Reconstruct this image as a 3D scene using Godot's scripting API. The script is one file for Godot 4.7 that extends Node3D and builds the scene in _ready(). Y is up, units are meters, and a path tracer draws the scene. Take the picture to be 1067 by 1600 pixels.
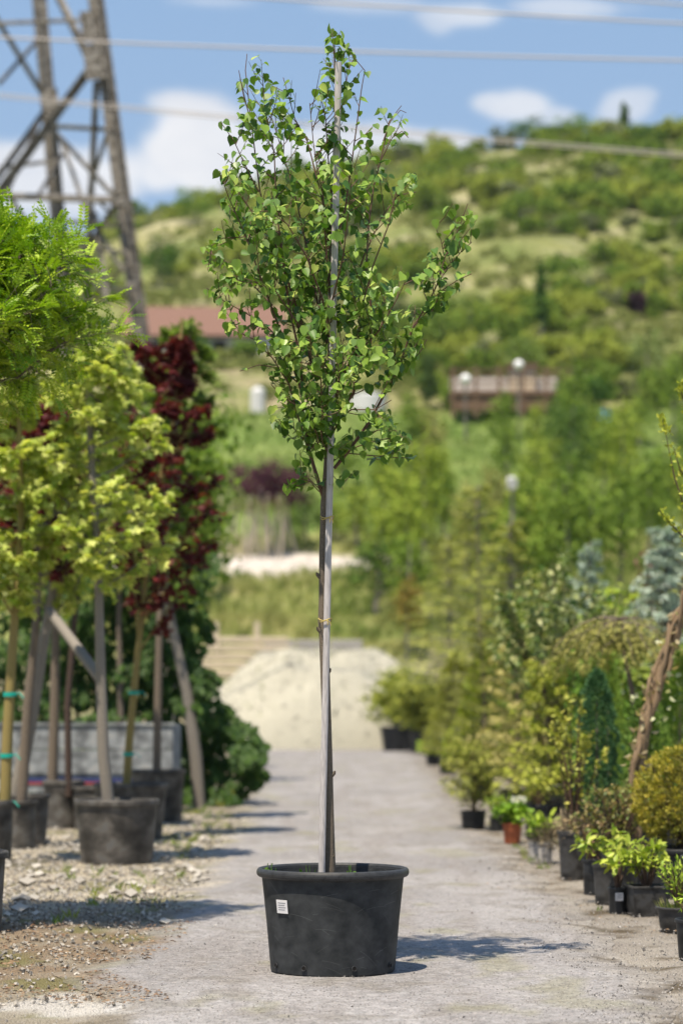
extends Node3D
# A nursery yard with one staked potted tree on a gravel path, 85 mm lens at f/2.
# Positions come from the picture: at(px, py, d) is the point d metres away that
# stands at that place of a 1067 x 1600 frame; hit() follows the same ray to the land.

const F := 3778.0
const HY := 1100.0
const CH := 1.18
const TREE_D := 10.6

var rng := RandomNumberGenerator.new()
var M := {}
var taken := {}
var relief := FastNoiseLite.new()
var patchy := FastNoiseLite.new()

# ---------------------------------------------------------------- mesh builder
class MB:
	var v := PackedVector3Array()
	var n := PackedVector3Array()
	var c := PackedColorArray()
	var t := PackedVector2Array()
	var i := PackedInt32Array()

	func put(p: Vector3, nn: Vector3, col: Color, uv := Vector2.ZERO) -> int:
		v.append(p); n.append(nn); c.append(col); t.append(uv)
		return v.size() - 1

	func tri(a: int, b: int, d: int):
		i.append(a); i.append(b); i.append(d)

	func quad(a: int, b: int, d: int, e: int):
		tri(a, b, d); tri(a, d, e)

	func mesh() -> ArrayMesh:
		# wind every face so that its front is where its normals point
		for k in range(0, i.size(), 3):
			var p := i[k]; var q := i[k + 1]; var r := i[k + 2]
			if (v[r] - v[p]).cross(v[q] - v[p]).dot(n[p] + n[q] + n[r]) < 0.0:
				i[k + 1] = r; i[k + 2] = q
		var a := []
		a.resize(Mesh.ARRAY_MAX)
		a[Mesh.ARRAY_VERTEX] = v; a[Mesh.ARRAY_NORMAL] = n; a[Mesh.ARRAY_COLOR] = c
		a[Mesh.ARRAY_TEX_UV] = t; a[Mesh.ARRAY_INDEX] = i
		var m := ArrayMesh.new()
		m.add_surface_from_arrays(Mesh.PRIMITIVE_TRIANGLES, a)
		return m

	# a leaf along d, facing u; stations are [t, half width] along the midrib
	func leaf(p: Vector3, d: Vector3, u: Vector3, L: float, W: float, col: Color, st: Array, fold := 0.35, curl := 0.15, back := 0.0):
		var s := d.cross(u)
		if s.length_squared() < 1e-6: s = d.cross(Vector3(0.3, 0.8, 0.5))
		s = s.normalized()
		var nn := s.cross(d).normalized()
		var nl := (nn - s * fold * -0.9).normalized()
		var nr := (nn - s * fold * 0.9).normalized()
		var pm := -1; var pl := -1; var pr := -1
		for k in st.size():
			var q: Array = st[k]
			var m: Vector3 = p + d * (q[0] * L) - nn * (curl * q[0] * q[0] * L)
			var im := put(m, nn, col)
			var il := -1; var ir := -1
			if q[1] > 0.001:
				var e: Vector3 = m - d * (back * L if k <= 1 else 0.0) + nn * (fold * q[1] * W)
				il = put(e - s * (q[1] * W), nl, col)
				ir = put(e + s * (q[1] * W), nr, col)
			if pm >= 0:
				if pl >= 0 and il >= 0: quad(pm, pl, il, im); quad(pm, im, ir, pr)
				elif pl >= 0: tri(pm, pl, im); tri(pm, im, pr)
				elif il >= 0: tri(pm, il, im); tri(pm, im, ir)
			pm = im; pl = il; pr = ir

	# two triangles folded along the midrib
	func blade(p: Vector3, d: Vector3, u: Vector3, L: float, W: float, col: Color, fold := 0.3):
		var s := d.cross(u)
		if s.length_squared() < 1e-6: s = d.cross(Vector3(0.3, 0.8, 0.5))
		s = s.normalized()
		var nn := s.cross(d).normalized()
		var m := p + d * (0.45 * L) + nn * (fold * W * 0.5)
		var a := put(p, nn, col)
		var l := put(m - s * W * 0.5, (nn + s * fold).normalized(), col)
		var b := put(p + d * L, nn, col)
		var r := put(m + s * W * 0.5, (nn - s * fold).normalized(), col)
		tri(a, l, b); tri(a, b, r)

	# a lobed maple leaf as a fan
	func maple(p: Vector3, d: Vector3, u: Vector3, L: float, col: Color):
		var s := d.cross(u)
		if s.length_squared() < 1e-6: s = d.cross(Vector3(0.3, 0.8, 0.5))
		s = s.normalized()
		var nn := s.cross(d).normalized()
		var pts := [[0.0, 0.0, 0.0], [-0.52, -0.02, -0.1], [-0.3, 0.3, 0.03], [-0.6, 0.62, -0.12], [-0.2, 0.6, 0.04], [0.0, 1.0, -0.16], [0.2, 0.6, 0.04], [0.6, 0.62, -0.12], [0.3, 0.3, 0.03], [0.52, -0.02, -0.1]]
		var k0 := put(p + d * (0.32 * L), nn, col)
		var first := v.size()
		for q in pts:
			put(p + (s * q[0] + d * q[1] + nn * q[2]) * L, (nn + s * q[0] * 0.5 + d * (q[1] - 0.3) * 0.3).normalized(), col)
		for k in pts.size():
			tri(k0, first + k, first + (k + 1) % pts.size())

	func tube(pts: Array, radii: Array, sides := 6, col := Color.WHITE, cap := true, wob := 0.0, r: RandomNumberGenerator = null):
		var first := -1
		var ref := Vector3(0.31, 0.2, 0.93)
		var run := 0.0
		for k in pts.size():
			var p: Vector3 = pts[k]
			var d: Vector3 = (pts[mini(k + 1, pts.size() - 1)] - pts[maxi(k - 1, 0)]).normalized()
			var x := d.cross(ref)
			if x.length_squared() < 1e-4: x = d.cross(Vector3.RIGHT)
			x = x.normalized()
			var y := d.cross(x).normalized()
			ref = x.cross(d)
			if k > 0: run += p.distance_to(pts[k - 1])
			var here := v.size()
			for j in sides + 1:
				var a := TAU * (j % sides) / sides
				var o := x * cos(a) + y * sin(a)
				var rr: float = radii[mini(k, radii.size() - 1)]
				if wob > 0.0: rr *= 1.0 + wob * sin(a * 2.0 + k * 1.7) + wob * 0.6 * sin(a * 3.0 + k * 2.9)
				put(p + o * rr, o, col, Vector2(float(j) / sides, run))
			if first >= 0:
				for j in sides:
					quad(first + j, first + j + 1, here + j + 1, here + j)
			elif cap:
				var c0 := put(p, -d, col)
				for j in sides: tri(c0, here + j + 1, here + j)
			first = here
		if cap:
			var c1 := put(pts[-1], (pts[-1] - pts[-2]).normalized(), col)
			for j in sides: tri(c1, first + j, first + j + 1)

	# profile of [radius, height], hard edges between its segments
	func lathe(prof: Array, seg := 32, col := Color.WHITE, turn := 0.0, flat := false, h0 := 0.0, h1 := 1.0):
		for k in prof.size() - 1:
			var a: Array = prof[k]; var b: Array = prof[k + 1]
			var e := Vector2(b[0] - a[0], b[1] - a[1])
			if e.length() < 1e-7: continue
			var nn := Vector2(e.y, -e.x).normalized()
			for j in seg:
				var a0 := turn + TAU * j / seg; var a1 := turn + TAU * (j + 1) / seg
				var am := (a0 + a1) / 2
				var d0 := Vector3(sin(a0), 0, cos(a0)); var d1 := Vector3(sin(a1), 0, cos(a1))
				var n0 := d0; var n1 := d1
				if flat: n0 = Vector3(sin(am), 0, cos(am)); n1 = n0
				var va: float = (a[1] - h0) / (h1 - h0); var vb: float = (b[1] - h0) / (h1 - h0)
				var u0 := float(j) / seg; var u1 := float(j + 1) / seg
				var p0 := put(d0 * a[0] + Vector3.UP * a[1], n0 * nn.x + Vector3.UP * nn.y, col, Vector2(u0, 1 - va))
				var p1 := put(d1 * a[0] + Vector3.UP * a[1], n1 * nn.x + Vector3.UP * nn.y, col, Vector2(u1, 1 - va))
				var p2 := put(d1 * b[0] + Vector3.UP * b[1], n1 * nn.x + Vector3.UP * nn.y, col, Vector2(u1, 1 - vb))
				var p3 := put(d0 * b[0] + Vector3.UP * b[1], n0 * nn.x + Vector3.UP * nn.y, col, Vector2(u0, 1 - vb))
				tri(p0, p2, p1); tri(p0, p3, p2)

	func box(at_: Vector3, size: Vector3, bs := Basis.IDENTITY, col := Color.WHITE, ch := 0.0):
		# a box with chamfered edges round its z axis when ch > 0
		var h := size / 2
		var ring: Array
		if ch > 0: ring = [Vector2(h.x - ch, -h.y), Vector2(h.x, -h.y + ch), Vector2(h.x, h.y - ch), Vector2(h.x - ch, h.y), Vector2(-h.x + ch, h.y), Vector2(-h.x, h.y - ch), Vector2(-h.x, -h.y + ch), Vector2(-h.x + ch, -h.y)]
		else: ring = [Vector2(h.x, -h.y), Vector2(h.x, h.y), Vector2(-h.x, h.y), Vector2(-h.x, -h.y)]
		var m := ring.size()
		for k in m:
			var a: Vector2 = ring[k]; var b: Vector2 = ring[(k + 1) % m]
			var e := b - a
			var nn := bs * Vector3(e.y, -e.x, 0).normalized()
			var q := [Vector3(a.x, a.y, -h.z), Vector3(b.x, b.y, -h.z), Vector3(b.x, b.y, h.z), Vector3(a.x, a.y, h.z)]
			var id := []
			for w in q: id.append(put(at_ + bs * w, nn, col, Vector2(w.x + w.y, w.z)))
			quad(id[0], id[1], id[2], id[3])
		for z in [-1.0, 1.0]:
			var c0 := put(at_ + bs * Vector3(0, 0, z * h.z), bs * Vector3(0, 0, z), col)
			var f := v.size()
			for k in m: put(at_ + bs * Vector3(ring[k].x, ring[k].y, z * h.z), bs * Vector3(0, 0, z), col, ring[k])
			for k in m:
				if z > 0: tri(c0, f + (k + 1) % m, f + k)
				else: tri(c0, f + k, f + (k + 1) % m)

	func stone(p: Vector3, r: Vector3, bs: Basis, col: Color, g: RandomNumberGenerator):
		var dirs := [Vector3(0, 1, 0), Vector3(0, -1, 0)]
		for k in 6:
			var a := TAU * k / 6.0
			dirs.append(Vector3(cos(a), 0.35 if k % 2 == 0 else -0.35, sin(a)))
		var pts := []
		for d in dirs: pts.append(p + bs * ((d as Vector3).normalized() * r * g.randf_range(0.75, 1.15)))
		var f := []
		for k in 6:
			f.append([0, 2 + k, 2 + (k + 1) % 6]); f.append([1, 2 + (k + 1) % 6, 2 + k])
		for q in f:
			var nn: Vector3 = (pts[q[2]] - pts[q[0]]).cross(pts[q[1]] - pts[q[0]]).normalized()
			if nn.dot((pts[q[0]] + pts[q[1]] + pts[q[2]]) / 3.0 - p) < 0: nn = -nn
			tri(put(pts[q[0]], nn, col), put(pts[q[1]], nn, col), put(pts[q[2]], nn, col))

const OVAL := [[0.0, 0.0], [0.3, 0.5], [0.7, 0.42], [1.0, 0.0]]
const HEART := [[0.0, 0.10], [0.10, 0.43], [0.34, 0.52], [0.6, 0.40], [0.84, 0.14], [1.0, 0.0]]

# ---------------------------------------------------------------- scene helpers
func lin(r: float, g: float, b: float) -> Color:
	return Color(r, g, b).linear_to_srgb()

func mat(called: String, r: float, g: float, b: float, rough := 0.8, spec := 0.5) -> StandardMaterial3D:
	var m := StandardMaterial3D.new()
	m.resource_name = called
	m.albedo_color = lin(r, g, b)
	m.roughness = rough
	m.metallic_specular = spec
	M[called] = m
	return m

func vmat(called: String, rough := 0.8, spec := 0.5, glow := Color(0, 0, 0)) -> StandardMaterial3D:
	var m := mat(called, 1, 1, 1, rough, spec)
	m.vertex_color_use_as_albedo = true
	if glow.r + glow.g + glow.b > 0:
		m.backlight_enabled = true
		m.backlight = glow
	return m

func numbered(called: String) -> String:
	var k: int = taken.get(called, 0)
	taken[called] = k + 1
	return called if k == 0 else "%s_%03d" % [called, k]

func thing(called: String, label: String, category: String, pos := Vector3.ZERO, group := "", turn := 0.0) -> Node3D:
	var o := Node3D.new()
	o.name = numbered(called)
	add_child(o)
	o.position = pos
	o.rotation.y = turn
	o.set_meta("label", label); o.set_meta("category", category)
	if group: o.set_meta("group", group)
	return o

func part(called: String, shape, m: Material, parent: Node, kind := "", label := "") -> MeshInstance3D:
	var o := MeshInstance3D.new()
	o.name = called
	o.mesh = shape.mesh() if shape is MB else shape
	o.material_override = m
	parent.add_child(o, true)
	if kind: o.set_meta("kind", kind)
	if label: o.set_meta("label", label)
	return o

func structure(called: String, shape, m: Material, label := "") -> MeshInstance3D:
	var o := part(numbered(called), shape, m, self, "structure", label)
	return o

func stuff(called: String, label: String, category: String, shape: Mesh, m: Material, where: Array, tints: Array) -> MultiMeshInstance3D:
	var mm := MultiMesh.new()
	mm.transform_format = MultiMesh.TRANSFORM_3D
	mm.use_colors = tints.size() > 0
	mm.mesh = shape
	mm.instance_count = where.size()
	for k in where.size():
		mm.set_instance_transform(k, where[k])
		if tints.size(): mm.set_instance_color(k, tints[k])
	var o := MultiMeshInstance3D.new()
	o.name = numbered(called)
	o.multimesh = mm
	o.material_override = m
	add_child(o)
	o.set_meta("kind", "stuff"); o.set_meta("label", label); o.set_meta("category", category)
	return o

func copy(o: Node3D, pos: Vector3, turn: float, scl: Vector3, label: String, group := "") -> Node3D:
	var c: Node3D = o.duplicate()
	c.name = numbered(String(o.name).rstrip("0123456789").trim_suffix("_"))
	add_child(c)
	c.position = pos; c.rotation = Vector3(0, turn, 0); c.scale = scl
	c.set_meta("label", label)
	if group: c.set_meta("group", group)
	return c

func at(px: float, py: float, d: float) -> Vector3:
	return Vector3((px - 533.5) / F * d, CH + (HY - py) / F * d, -d)

func on_ground(px: float, py: float) -> Vector3:
	var d := F * CH / (py - HY)
	return Vector3((px - 533.5) / F * d, 0.0, -d)

const PROFILE := [[0.0, 0.0], [64.0, 0.0], [68.0, 1.3], [71.0, 3.0], [80.0, 4.7], [88.0, 6.2], [93.0, 6.95], [110.0, 11.1], [125.0, 15.6], [140.0, 19.6], [160.0, 26.0], [200.0, 39.0], [235.0, 51.5], [262.0, 58.5], [290.0, 56.0], [340.0, 40.0]]

func land(x: float, d: float) -> float:
	if d <= 60.0: return 0.0
	var h: float = PROFILE[-1][1]
	for k in PROFILE.size() - 1:
		if d < PROFILE[k + 1][0]:
			var w: float = (d - PROFILE[k][0]) / (PROFILE[k + 1][0] - PROFILE[k][0])
			h = lerpf(PROFILE[k][1], PROFILE[k + 1][1], w)
			break
	var far := smoothstep(110.0, 250.0, d)
	var side := clampf(x, -60.0, 60.0)
	h += far * (side * 0.13 - (0.0052 * side * side if side < 0 else 0.0008 * side * side))
	h += relief.get_noise_2d(x * 2.2, d * 2.2) * lerpf(0.0, 2.2, smoothstep(66.0, 200.0, d))
	h += relief.get_noise_2d(x * 9.0 + 50.0, d * 9.0) * lerpf(0.0, 0.55, smoothstep(64.0, 120.0, d))
	return h

func hit(px: float, py: float) -> Vector3:
	if py > 1172.0: return on_ground(px, py)
	var d := 62.0
	while d < 330.0:
		var p := at(px, py, d)
		if land(p.x, d) >= p.y: return Vector3(p.x, land(p.x, d), -d)
		d += 0.5
	return at(px, py, 262.0)

func rnd(a: float, b: float) -> float:
	return rng.randf_range(a, b)

func rvec() -> Vector3:
	var z := rnd(-1, 1); var a := rnd(0, TAU); var r := sqrt(1 - z * z)
	return Vector3(r * cos(a), z, r * sin(a))

func mixed(a: Color, b: Color, w := -1.0) -> Color:
	var q := a.lerp(b, rng.randf() if w < 0 else w)
	var k := rnd(0.85, 1.15)
	return Color(q.r * k, q.g * k, q.b * k)

func noise_tex(size: int, freq: float, octaves: int, seed_: int, lo: float, hi: float, warm := Color(1, 1, 1), gain := 0.55) -> ImageTexture:
	var f := FastNoiseLite.new()
	f.seed = seed_; f.frequency = freq; f.fractal_octaves = octaves; f.fractal_gain = gain
	f.noise_type = FastNoiseLite.TYPE_SIMPLEX_SMOOTH
	var im := f.get_seamless_image(size, size)
	im.convert(Image.FORMAT_RGB8)
	var data := im.get_data()
	for k in range(0, data.size(), 3):
		var x := lerpf(lo, hi, data[k] / 255.0)
		data[k] = int(clampf(x * warm.r, 0, 1) * 255); data[k + 1] = int(clampf(x * warm.g, 0, 1) * 255); data[k + 2] = int(clampf(x * warm.b, 0, 1) * 255)
	return ImageTexture.create_from_image(Image.create_from_data(size, size, false, Image.FORMAT_RGB8, data))

func dress(m: StandardMaterial3D, tex: Texture2D, scl: float, bump: Texture2D = null, depth := 0.5, world := true):
	m.albedo_texture = tex
	m.uv1_triplanar = true
	m.uv1_world_triplanar = world
	m.uv1_scale = Vector3.ONE * scl
	if bump:
		m.heightmap_enabled = true
		m.heightmap_texture = bump
		m.heightmap_scale = depth

# ---------------------------------------------------------------- the scene
func _ready():
	set_camera()
	set_sky()
	set_sun()
	relief.seed = 7; relief.frequency = 0.012; relief.fractal_octaves = 3
	patchy.seed = 21; patchy.frequency = 0.5; patchy.fractal_octaves = 4
	make_materials()
	build_land()
	build_path_and_yard()
	build_mound()
	build_far_buildings()
	build_pylon()
	build_hill_plants()
	build_slope_plants()
	build_yard_left()
	build_yard_right()
	build_main_tree()
	build_small_things()

func set_camera():
	var cam := Camera3D.new()
	cam.name = "camera"
	cam.near = 0.5
	cam.far = 900.0
	cam.projection = Camera3D.PROJECTION_FRUSTUM
	cam.size = 1600.0 / F * cam.near
	cam.frustum_offset = Vector2(0, (HY - 800.0) / F * cam.near)
	cam.position = Vector3(0, CH, 0)
	var at_ := CameraAttributesPhysical.new()
	at_.frustum_focal_length = 85.0
	at_.frustum_focus_distance = TREE_D - 0.12
	at_.exposure_aperture = 2.05
	at_.frustum_near = 0.5
	at_.frustum_far = 900.0
	cam.attributes = at_
	add_child(cam)
	cam.projection = Camera3D.PROJECTION_FRUSTUM
	cam.size = 1600.0 / F * cam.near
	cam.frustum_offset = Vector2(0, (HY - 800.0) / F * cam.near)
	cam.current = true

# cumulus seen in the frame: azimuth and elevation in degrees, half sizes, strength
const CLOUDS := [[-3.76, 13.01, 1.29, 1.06, 1.0], [-2.93, 12.81, 1.21, 0.91, 1.0], [-5.8, 12.33, 2.43, 0.91, 0.9], [-7.44, 12.22, 2.12, 0.83, 0.9], [-1.11, 12.46, 1.97, 0.91, 0.95], [1.01, 12.61, 1.97, 0.76, 0.9], [2.37, 12.89, 1.21, 0.53, 0.85], [-3.54, 12.66, 1.14, 1.06, 1.0], [-2.86, 12.45, 1.06, 0.76, 0.9], [-4.29, 12.28, 0.91, 0.61, 0.9], [-4.67, 12.35, 0.61, 0.46, 0.8], [-1.72, 12.39, 1.37, 0.61, 0.8], [-6.25, 12.03, 1.97, 0.68, 0.75], [-8.04, 11.99, 1.97, 0.76, 0.75], [0.1, 12.39, 1.82, 0.61, 0.7], [1.61, 12.89, 1.37, 0.49, 0.75], [2.52, 13.03, 0.61, 0.3, 0.6], [4.16, 13.87, 0.94, 0.42, 0.8], [3.58, 13.95, 0.53, 0.27, 0.7], [4.79, 13.64, 0.68, 0.24, 0.6], [6.67, 13.81, 0.68, 0.42, 0.6], [7.04, 14.01, 0.38, 0.21, 0.5], [3.13, 15.87, 1.14, 0.36, 0.65], [2.37, 15.8, 0.46, 0.33, 0.5], [0.4, 16.12, 1.37, 0.21, 0.35], [5.24, 16.0, 1.82, 0.3, 0.55], [-3.08, 16.18, 1.37, 0.18, 0.3], [12.0, 13.0, 2.4, 1.0, 0.9], [-16.0, 14.0, 3.0, 1.3, 0.9]]

func sky_at(dir: Vector3, f: FastNoiseLite) -> Color:
	var e := rad_to_deg(asin(clampf(dir.y, -1, 1)))
	var az := rad_to_deg(atan2(dir.x, -dir.z))
	var w := clampf(e / 90.0, 0, 1)
	var base := Color(0.265, 0.35, 0.46).lerp(Color(0.15, 0.25, 0.41), clampf(e / 22.0, 0, 1)).lerp(Color(0.082, 0.172, 0.37), smoothstep(0.2, 1.0, w))
	var n := f.get_noise_3d(dir.x * 100.0, dir.y * 210.0, dir.z * 100.0)
	var n2 := f.get_noise_3d(dir.x * 30.0 + 400.0, dir.y * 75.0, dir.z * 30.0)
	var dens := 0.0
	if absf(az) < 20.0 and e > 9.0 and e < 19.0:
		for c in CLOUDS:
			var q := Vector2((az - c[0]) / c[2], (e - c[1]) / c[3])
			var r := q.length() + n * 0.85
			dens = maxf(dens, c[4] * (1.0 - smoothstep(0.55, 1.15, r)))
	var wide := smoothstep(0.12, 0.42, n2 + n * 0.35) * smoothstep(3.0, 8.0, e) * (1.0 - smoothstep(40.0, 75.0, e)) * 0.85
	var inside := (1.0 - smoothstep(12.0, 20.0, absf(az))) * (1.0 - smoothstep(19.0, 24.0, e))
	dens = maxf(dens, wide * (1.0 - inside))
	dens = maxf(dens, 0.6 * (1.0 - smoothstep(9.5, 11.6, e + n * 0.6)))
	var cloud := Color(0.46, 0.475, 0.51).lerp(Color(0.54, 0.545, 0.56), clampf(0.5 + n * 1.2, 0, 1))
	return base.lerp(cloud, clampf(dens, 0, 1))

func dir_of(u: float, w: float) -> Vector3:
	var az := u * TAU
	var el := (0.5 - w) * PI
	return Vector3(sin(az) * cos(el), sin(el), -cos(az) * cos(el))

func set_sky():
	var f := FastNoiseLite.new()
	f.seed = 5; f.frequency = 0.14; f.fractal_octaves = 5
	var w := 512; var h := 256
	var im := Image.create(w, h, false, Image.FORMAT_RGBF)
	for y in h:
		for x in w:
			im.set_pixel(x, y, sky_at(dir_of((x + 0.5) / w, minf((y + 0.5) / h, 0.4985)), f))
	var W := 4096; var H := 2048
	im.resize(W, H, Image.INTERPOLATE_CUBIC)
	for y in range(int(H * (0.5 - 21.0 / 180)), int(H * (0.5 - 8.0 / 180))):
		for xx in range(-int(W * 17.0 / 360), int(W * 17.0 / 360)):
			var x := posmod(xx, W)
			im.set_pixel(x, y, sky_at(dir_of((x + 0.5) / W, (y + 0.5) / H), f))
	var sm := PanoramaSkyMaterial.new()
	sm.panorama = ImageTexture.create_from_image(im)
	var sky := Sky.new()
	sky.sky_material = sm
	var env := Environment.new()
	env.background_mode = Environment.BG_SKY
	env.sky = sky
	env.tonemap_mode = Environment.TONE_MAPPER_LINEAR
	env.tonemap_exposure = 1.72
	env.fog_enabled = true
	env.fog_density = 0.0001
	env.fog_light_color = Color(0.86, 0.92, 1.0)
	env.sdfgi_enabled = true; env.ssao_enabled = true; env.ssil_enabled = true
	var we := WorldEnvironment.new()
	we.name = "environment"
	we.environment = env
	add_child(we)

func set_sun():
	var sun := DirectionalLight3D.new()
	sun.name = "sun"
	sun.light_energy = 1.45
	sun.light_color = Color(1.0, 0.945, 0.86)
	sun.light_angular_distance = 0.53
	sun.shadow_enabled = true
	add_child(sun)
	var el := deg_to_rad(68.0)
	var flat := Vector2(0.48, -0.88).normalized() * cos(el)
	sun.look_at_from_position(Vector3.ZERO, Vector3(flat.x, -sin(el), flat.y), Vector3(0, 0, -1))

func make_materials():
	var leafy := Color(0.78, 0.82, 0.5)
	vmat("leaf", 0.48, 0.5, leafy)
	vmat("soft_leaf", 0.6, 0.4, Color(0.9, 0.9, 0.62))
	vmat("far_leaf", 0.75, 0.15, Color(0.58, 0.64, 0.36))
	vmat("needle", 0.6, 0.35, Color(0.5, 0.55, 0.35))
	vmat("locust_leaf", 0.5, 0.45, Color(0.62, 0.7, 0.3))
	vmat("shrub_leaf", 0.5, 0.45, Color(0.6, 0.66, 0.36))
	mat("pale_bark", 0.46, 0.40, 0.32, 0.9, 0.2)
	vmat("plain", 0.85, 0.4)
	var fine := noise_tex(512, 0.06, 5, 3, 0.6, 1.2)
	var grit := noise_tex(1024, 0.22, 3, 11, 0.4, 1.4, Color(1, 0.99, 0.97), 0.8)
	var grain := noise_tex(512, 0.03, 5, 17, 0.55, 1.3)
	M["fine_t"] = fine; M["grit_t"] = grit
	dress(mat("bark", 0.20, 0.165, 0.13, 0.9, 0.3), fine, 6.0, fine, 0.5)
	dress(mat("grey_bark", 0.27, 0.245, 0.21, 0.9, 0.3), fine, 5.0, fine, 0.5)
	dress(mat("dark_bark", 0.085, 0.06, 0.05, 0.85, 0.3), fine, 8.0, fine, 0.3)
	dress(mat("yellow_cane", 0.30, 0.24, 0.09, 0.8, 0.3), fine, 5.0)
	dress(mat("twig", 0.12, 0.075, 0.05, 0.75, 0.4), fine, 12.0)
	var sw := mat("stake_wood", 0.50, 0.475, 0.475, 0.85, 0.3)
	dress(sw, noise_tex(512, 0.03, 5, 17, 0.72, 1.18), 1.0, grain, 0.15, false)
	sw.uv1_scale = Vector3(9, 0.6, 9)
	dress(mat("soil", 0.075, 0.055, 0.042, 0.95, 0.2), grit, 3.0, grit, 1.5)
	dress(mat("pot_plastic", 0.020, 0.022, 0.025, 0.5, 0.42), noise_tex(512, 0.012, 5, 31, 0.4, 1.7, Color(1, 0.98, 0.95)), 1.2, null, 0.0, false)
	dress(mat("dusty_pot", 0.118, 0.117, 0.116, 0.65, 0.42), noise_tex(512, 0.009, 6, 33, 0.15, 1.45, Color(1, 0.97, 0.93)), 0.9, null, 0.0, false)
	dress(mat("used_pot", 0.05, 0.051, 0.053, 0.55, 0.42), noise_tex(512, 0.012, 5, 35, 0.3, 1.5, Color(1, 0.98, 0.95)), 1.6, null, 0.0, false)
	dress(mat("terracotta", 0.42, 0.13, 0.06, 0.8, 0.3), fine, 3.0)
	dress(mat("white_paint", 0.72, 0.72, 0.72, 0.6), fine, 2.0)
	dress(mat("weathered_board", 0.30, 0.31, 0.315, 0.85, 0.3), noise_tex(512, 0.01, 4, 41, 0.6, 1.15, Color(0.98, 1, 1.02)), 0.8)
	dress(mat("steel", 0.25, 0.24, 0.225, 0.75, 0.4), noise_tex(512, 0.016, 5, 43, 0.1, 1.6, Color(1.02, 0.99, 0.95)), 0.5)
	dress(mat("pale_timber", 0.66, 0.56, 0.42, 0.85, 0.3), fine, 1.0)
	dress(mat("brown_timber", 0.20, 0.125, 0.085, 0.85, 0.3), fine, 1.0)
	dress(mat("concrete", 0.42, 0.40, 0.38, 0.9, 0.3), fine, 0.8)
	dress(mat("roof_tile", 0.23, 0.135, 0.105, 0.85, 0.3), fine, 0.7)
	dress(mat("render_wall", 0.62, 0.58, 0.53, 0.9, 0.3), fine, 0.7)
	mat("cable", 0.45, 0.41, 0.39, 0.6, 0.5)
	mat("dark_void", 0.012, 0.011, 0.011, 0.9, 0.2)
	mat("lamp_globe", 0.85, 0.85, 0.86, 0.3, 0.5)
	mat("teal_tie", 0.0, 0.32, 0.25, 0.5)
	mat("string", 0.42, 0.33, 0.10, 0.8)
	mat("label_paper", 0.70, 0.69, 0.70, 0.6)
	mat("print_grey", 0.22, 0.22, 0.24, 0.7)
	mat("blue_paint", 0.02, 0.035, 0.13, 0.6)
	mat("red_paint", 0.28, 0.03, 0.03, 0.6)
	mat("sky_blue_plastic", 0.12, 0.36, 0.66, 0.5)
	dress(mat("vine_bark", 0.30, 0.215, 0.135, 0.9, 0.3), fine, 9.0, fine, 0.6)
	dress(mat("tree_bark", 0.235, 0.195, 0.15, 0.85, 0.3), noise_tex(512, 0.04, 5, 51, 0.35, 1.3), 9.0, fine, 0.25)
	dress(mat("tree_twig", 0.15, 0.085, 0.06, 0.7, 0.4), fine, 12.0)
	mat("green_stalk", 0.20, 0.25, 0.06, 0.6)
	dress(mat("rim_plastic", 0.034, 0.036, 0.039, 0.5, 0.42), noise_tex(512, 0.03, 5, 53, 0.5, 1.6), 2.0, null, 0.0, false)
	var mp := mat("main_pot", 1, 1, 1, 0.6, 0.3)
	mp.albedo_texture = pot_texture()
	var path := vmat("path", 0.93, 0.25)
	var stony := stony_texture()
	dress(path, stony, 0.55, stony, 0.35)
	var yard := vmat("yard", 0.95, 0.2)
	dress(yard, grit, 0.45, grit, 2.5)
	var far := vmat("land", 0.95, 0.15)
	dress(far, fine, 0.06, fine, 20.0)
	var mound := mat("mound_stone", 0.70, 0.685, 0.58, 0.95, 0.2)
	dress(mound, grit, 0.5, grit, 6.0)
	vmat("stone", 0.9, 0.3)
	M["stone"].albedo_texture = fine
	M["stone"].uv1_triplanar = true; M["stone"].uv1_world_triplanar = true; M["stone"].uv1_scale = Vector3.ONE * 4.0

# ---------------------------------------------------------------- land, path, yard
func land_colour(x: float, d: float) -> Color:
	var n := patchy.get_noise_2d(x * 0.12, d * 0.12)
	var n2 := patchy.get_noise_2d(x * 0.5 + 90, d * 0.5)
	var grass := Color(0.13, 0.18, 0.045).lerp(Color(0.24, 0.25, 0.085), clampf(0.5 + n * 1.4, 0, 1))
	if d < 70.0: return Color(0.26, 0.235, 0.16).lerp(grass, clampf(0.3 + n2, 0, 1))
	if d < 98.0:
		var c := grass.lerp(Color(0.30, 0.28, 0.12), clampf(0.35 + n2 * 1.3, 0, 0.9))
		var g := smoothstep(86.0, 88.0, d + n2 * 3.0) * (1.0 - smoothstep(92.5, 94.0, d + n2 * 2.0)) * (1.0 - smoothstep(1.0, 4.0, x))
		return c.lerp(Color(0.58, 0.53, 0.48), g)
	if d < 128.0: return Color(0.155, 0.225, 0.06).lerp(Color(0.21, 0.265, 0.085), clampf(0.5 + n2 * 1.3, 0, 1))
	var tan_ := Color(0.34, 0.29, 0.185)
	if d < 152.0:
		var k := 1.0 - smoothstep(-3.0, 6.0, x + n * 8.0) * 0.6
		return grass.lerp(tan_, clampf(0.55 * k + n2 * 0.9, 0, 0.95))
	var meadow := Color(0.17, 0.205, 0.07).lerp(Color(0.27, 0.27, 0.11), clampf(0.5 + n * 1.5, 0, 1))
	var bare := smoothstep(0.22, 0.4, n2 + n * 0.5 + smoothstep(215.0, 255.0, d) * 0.2)
	return meadow.lerp(Color(0.40, 0.37, 0.24), bare * 0.8)

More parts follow.
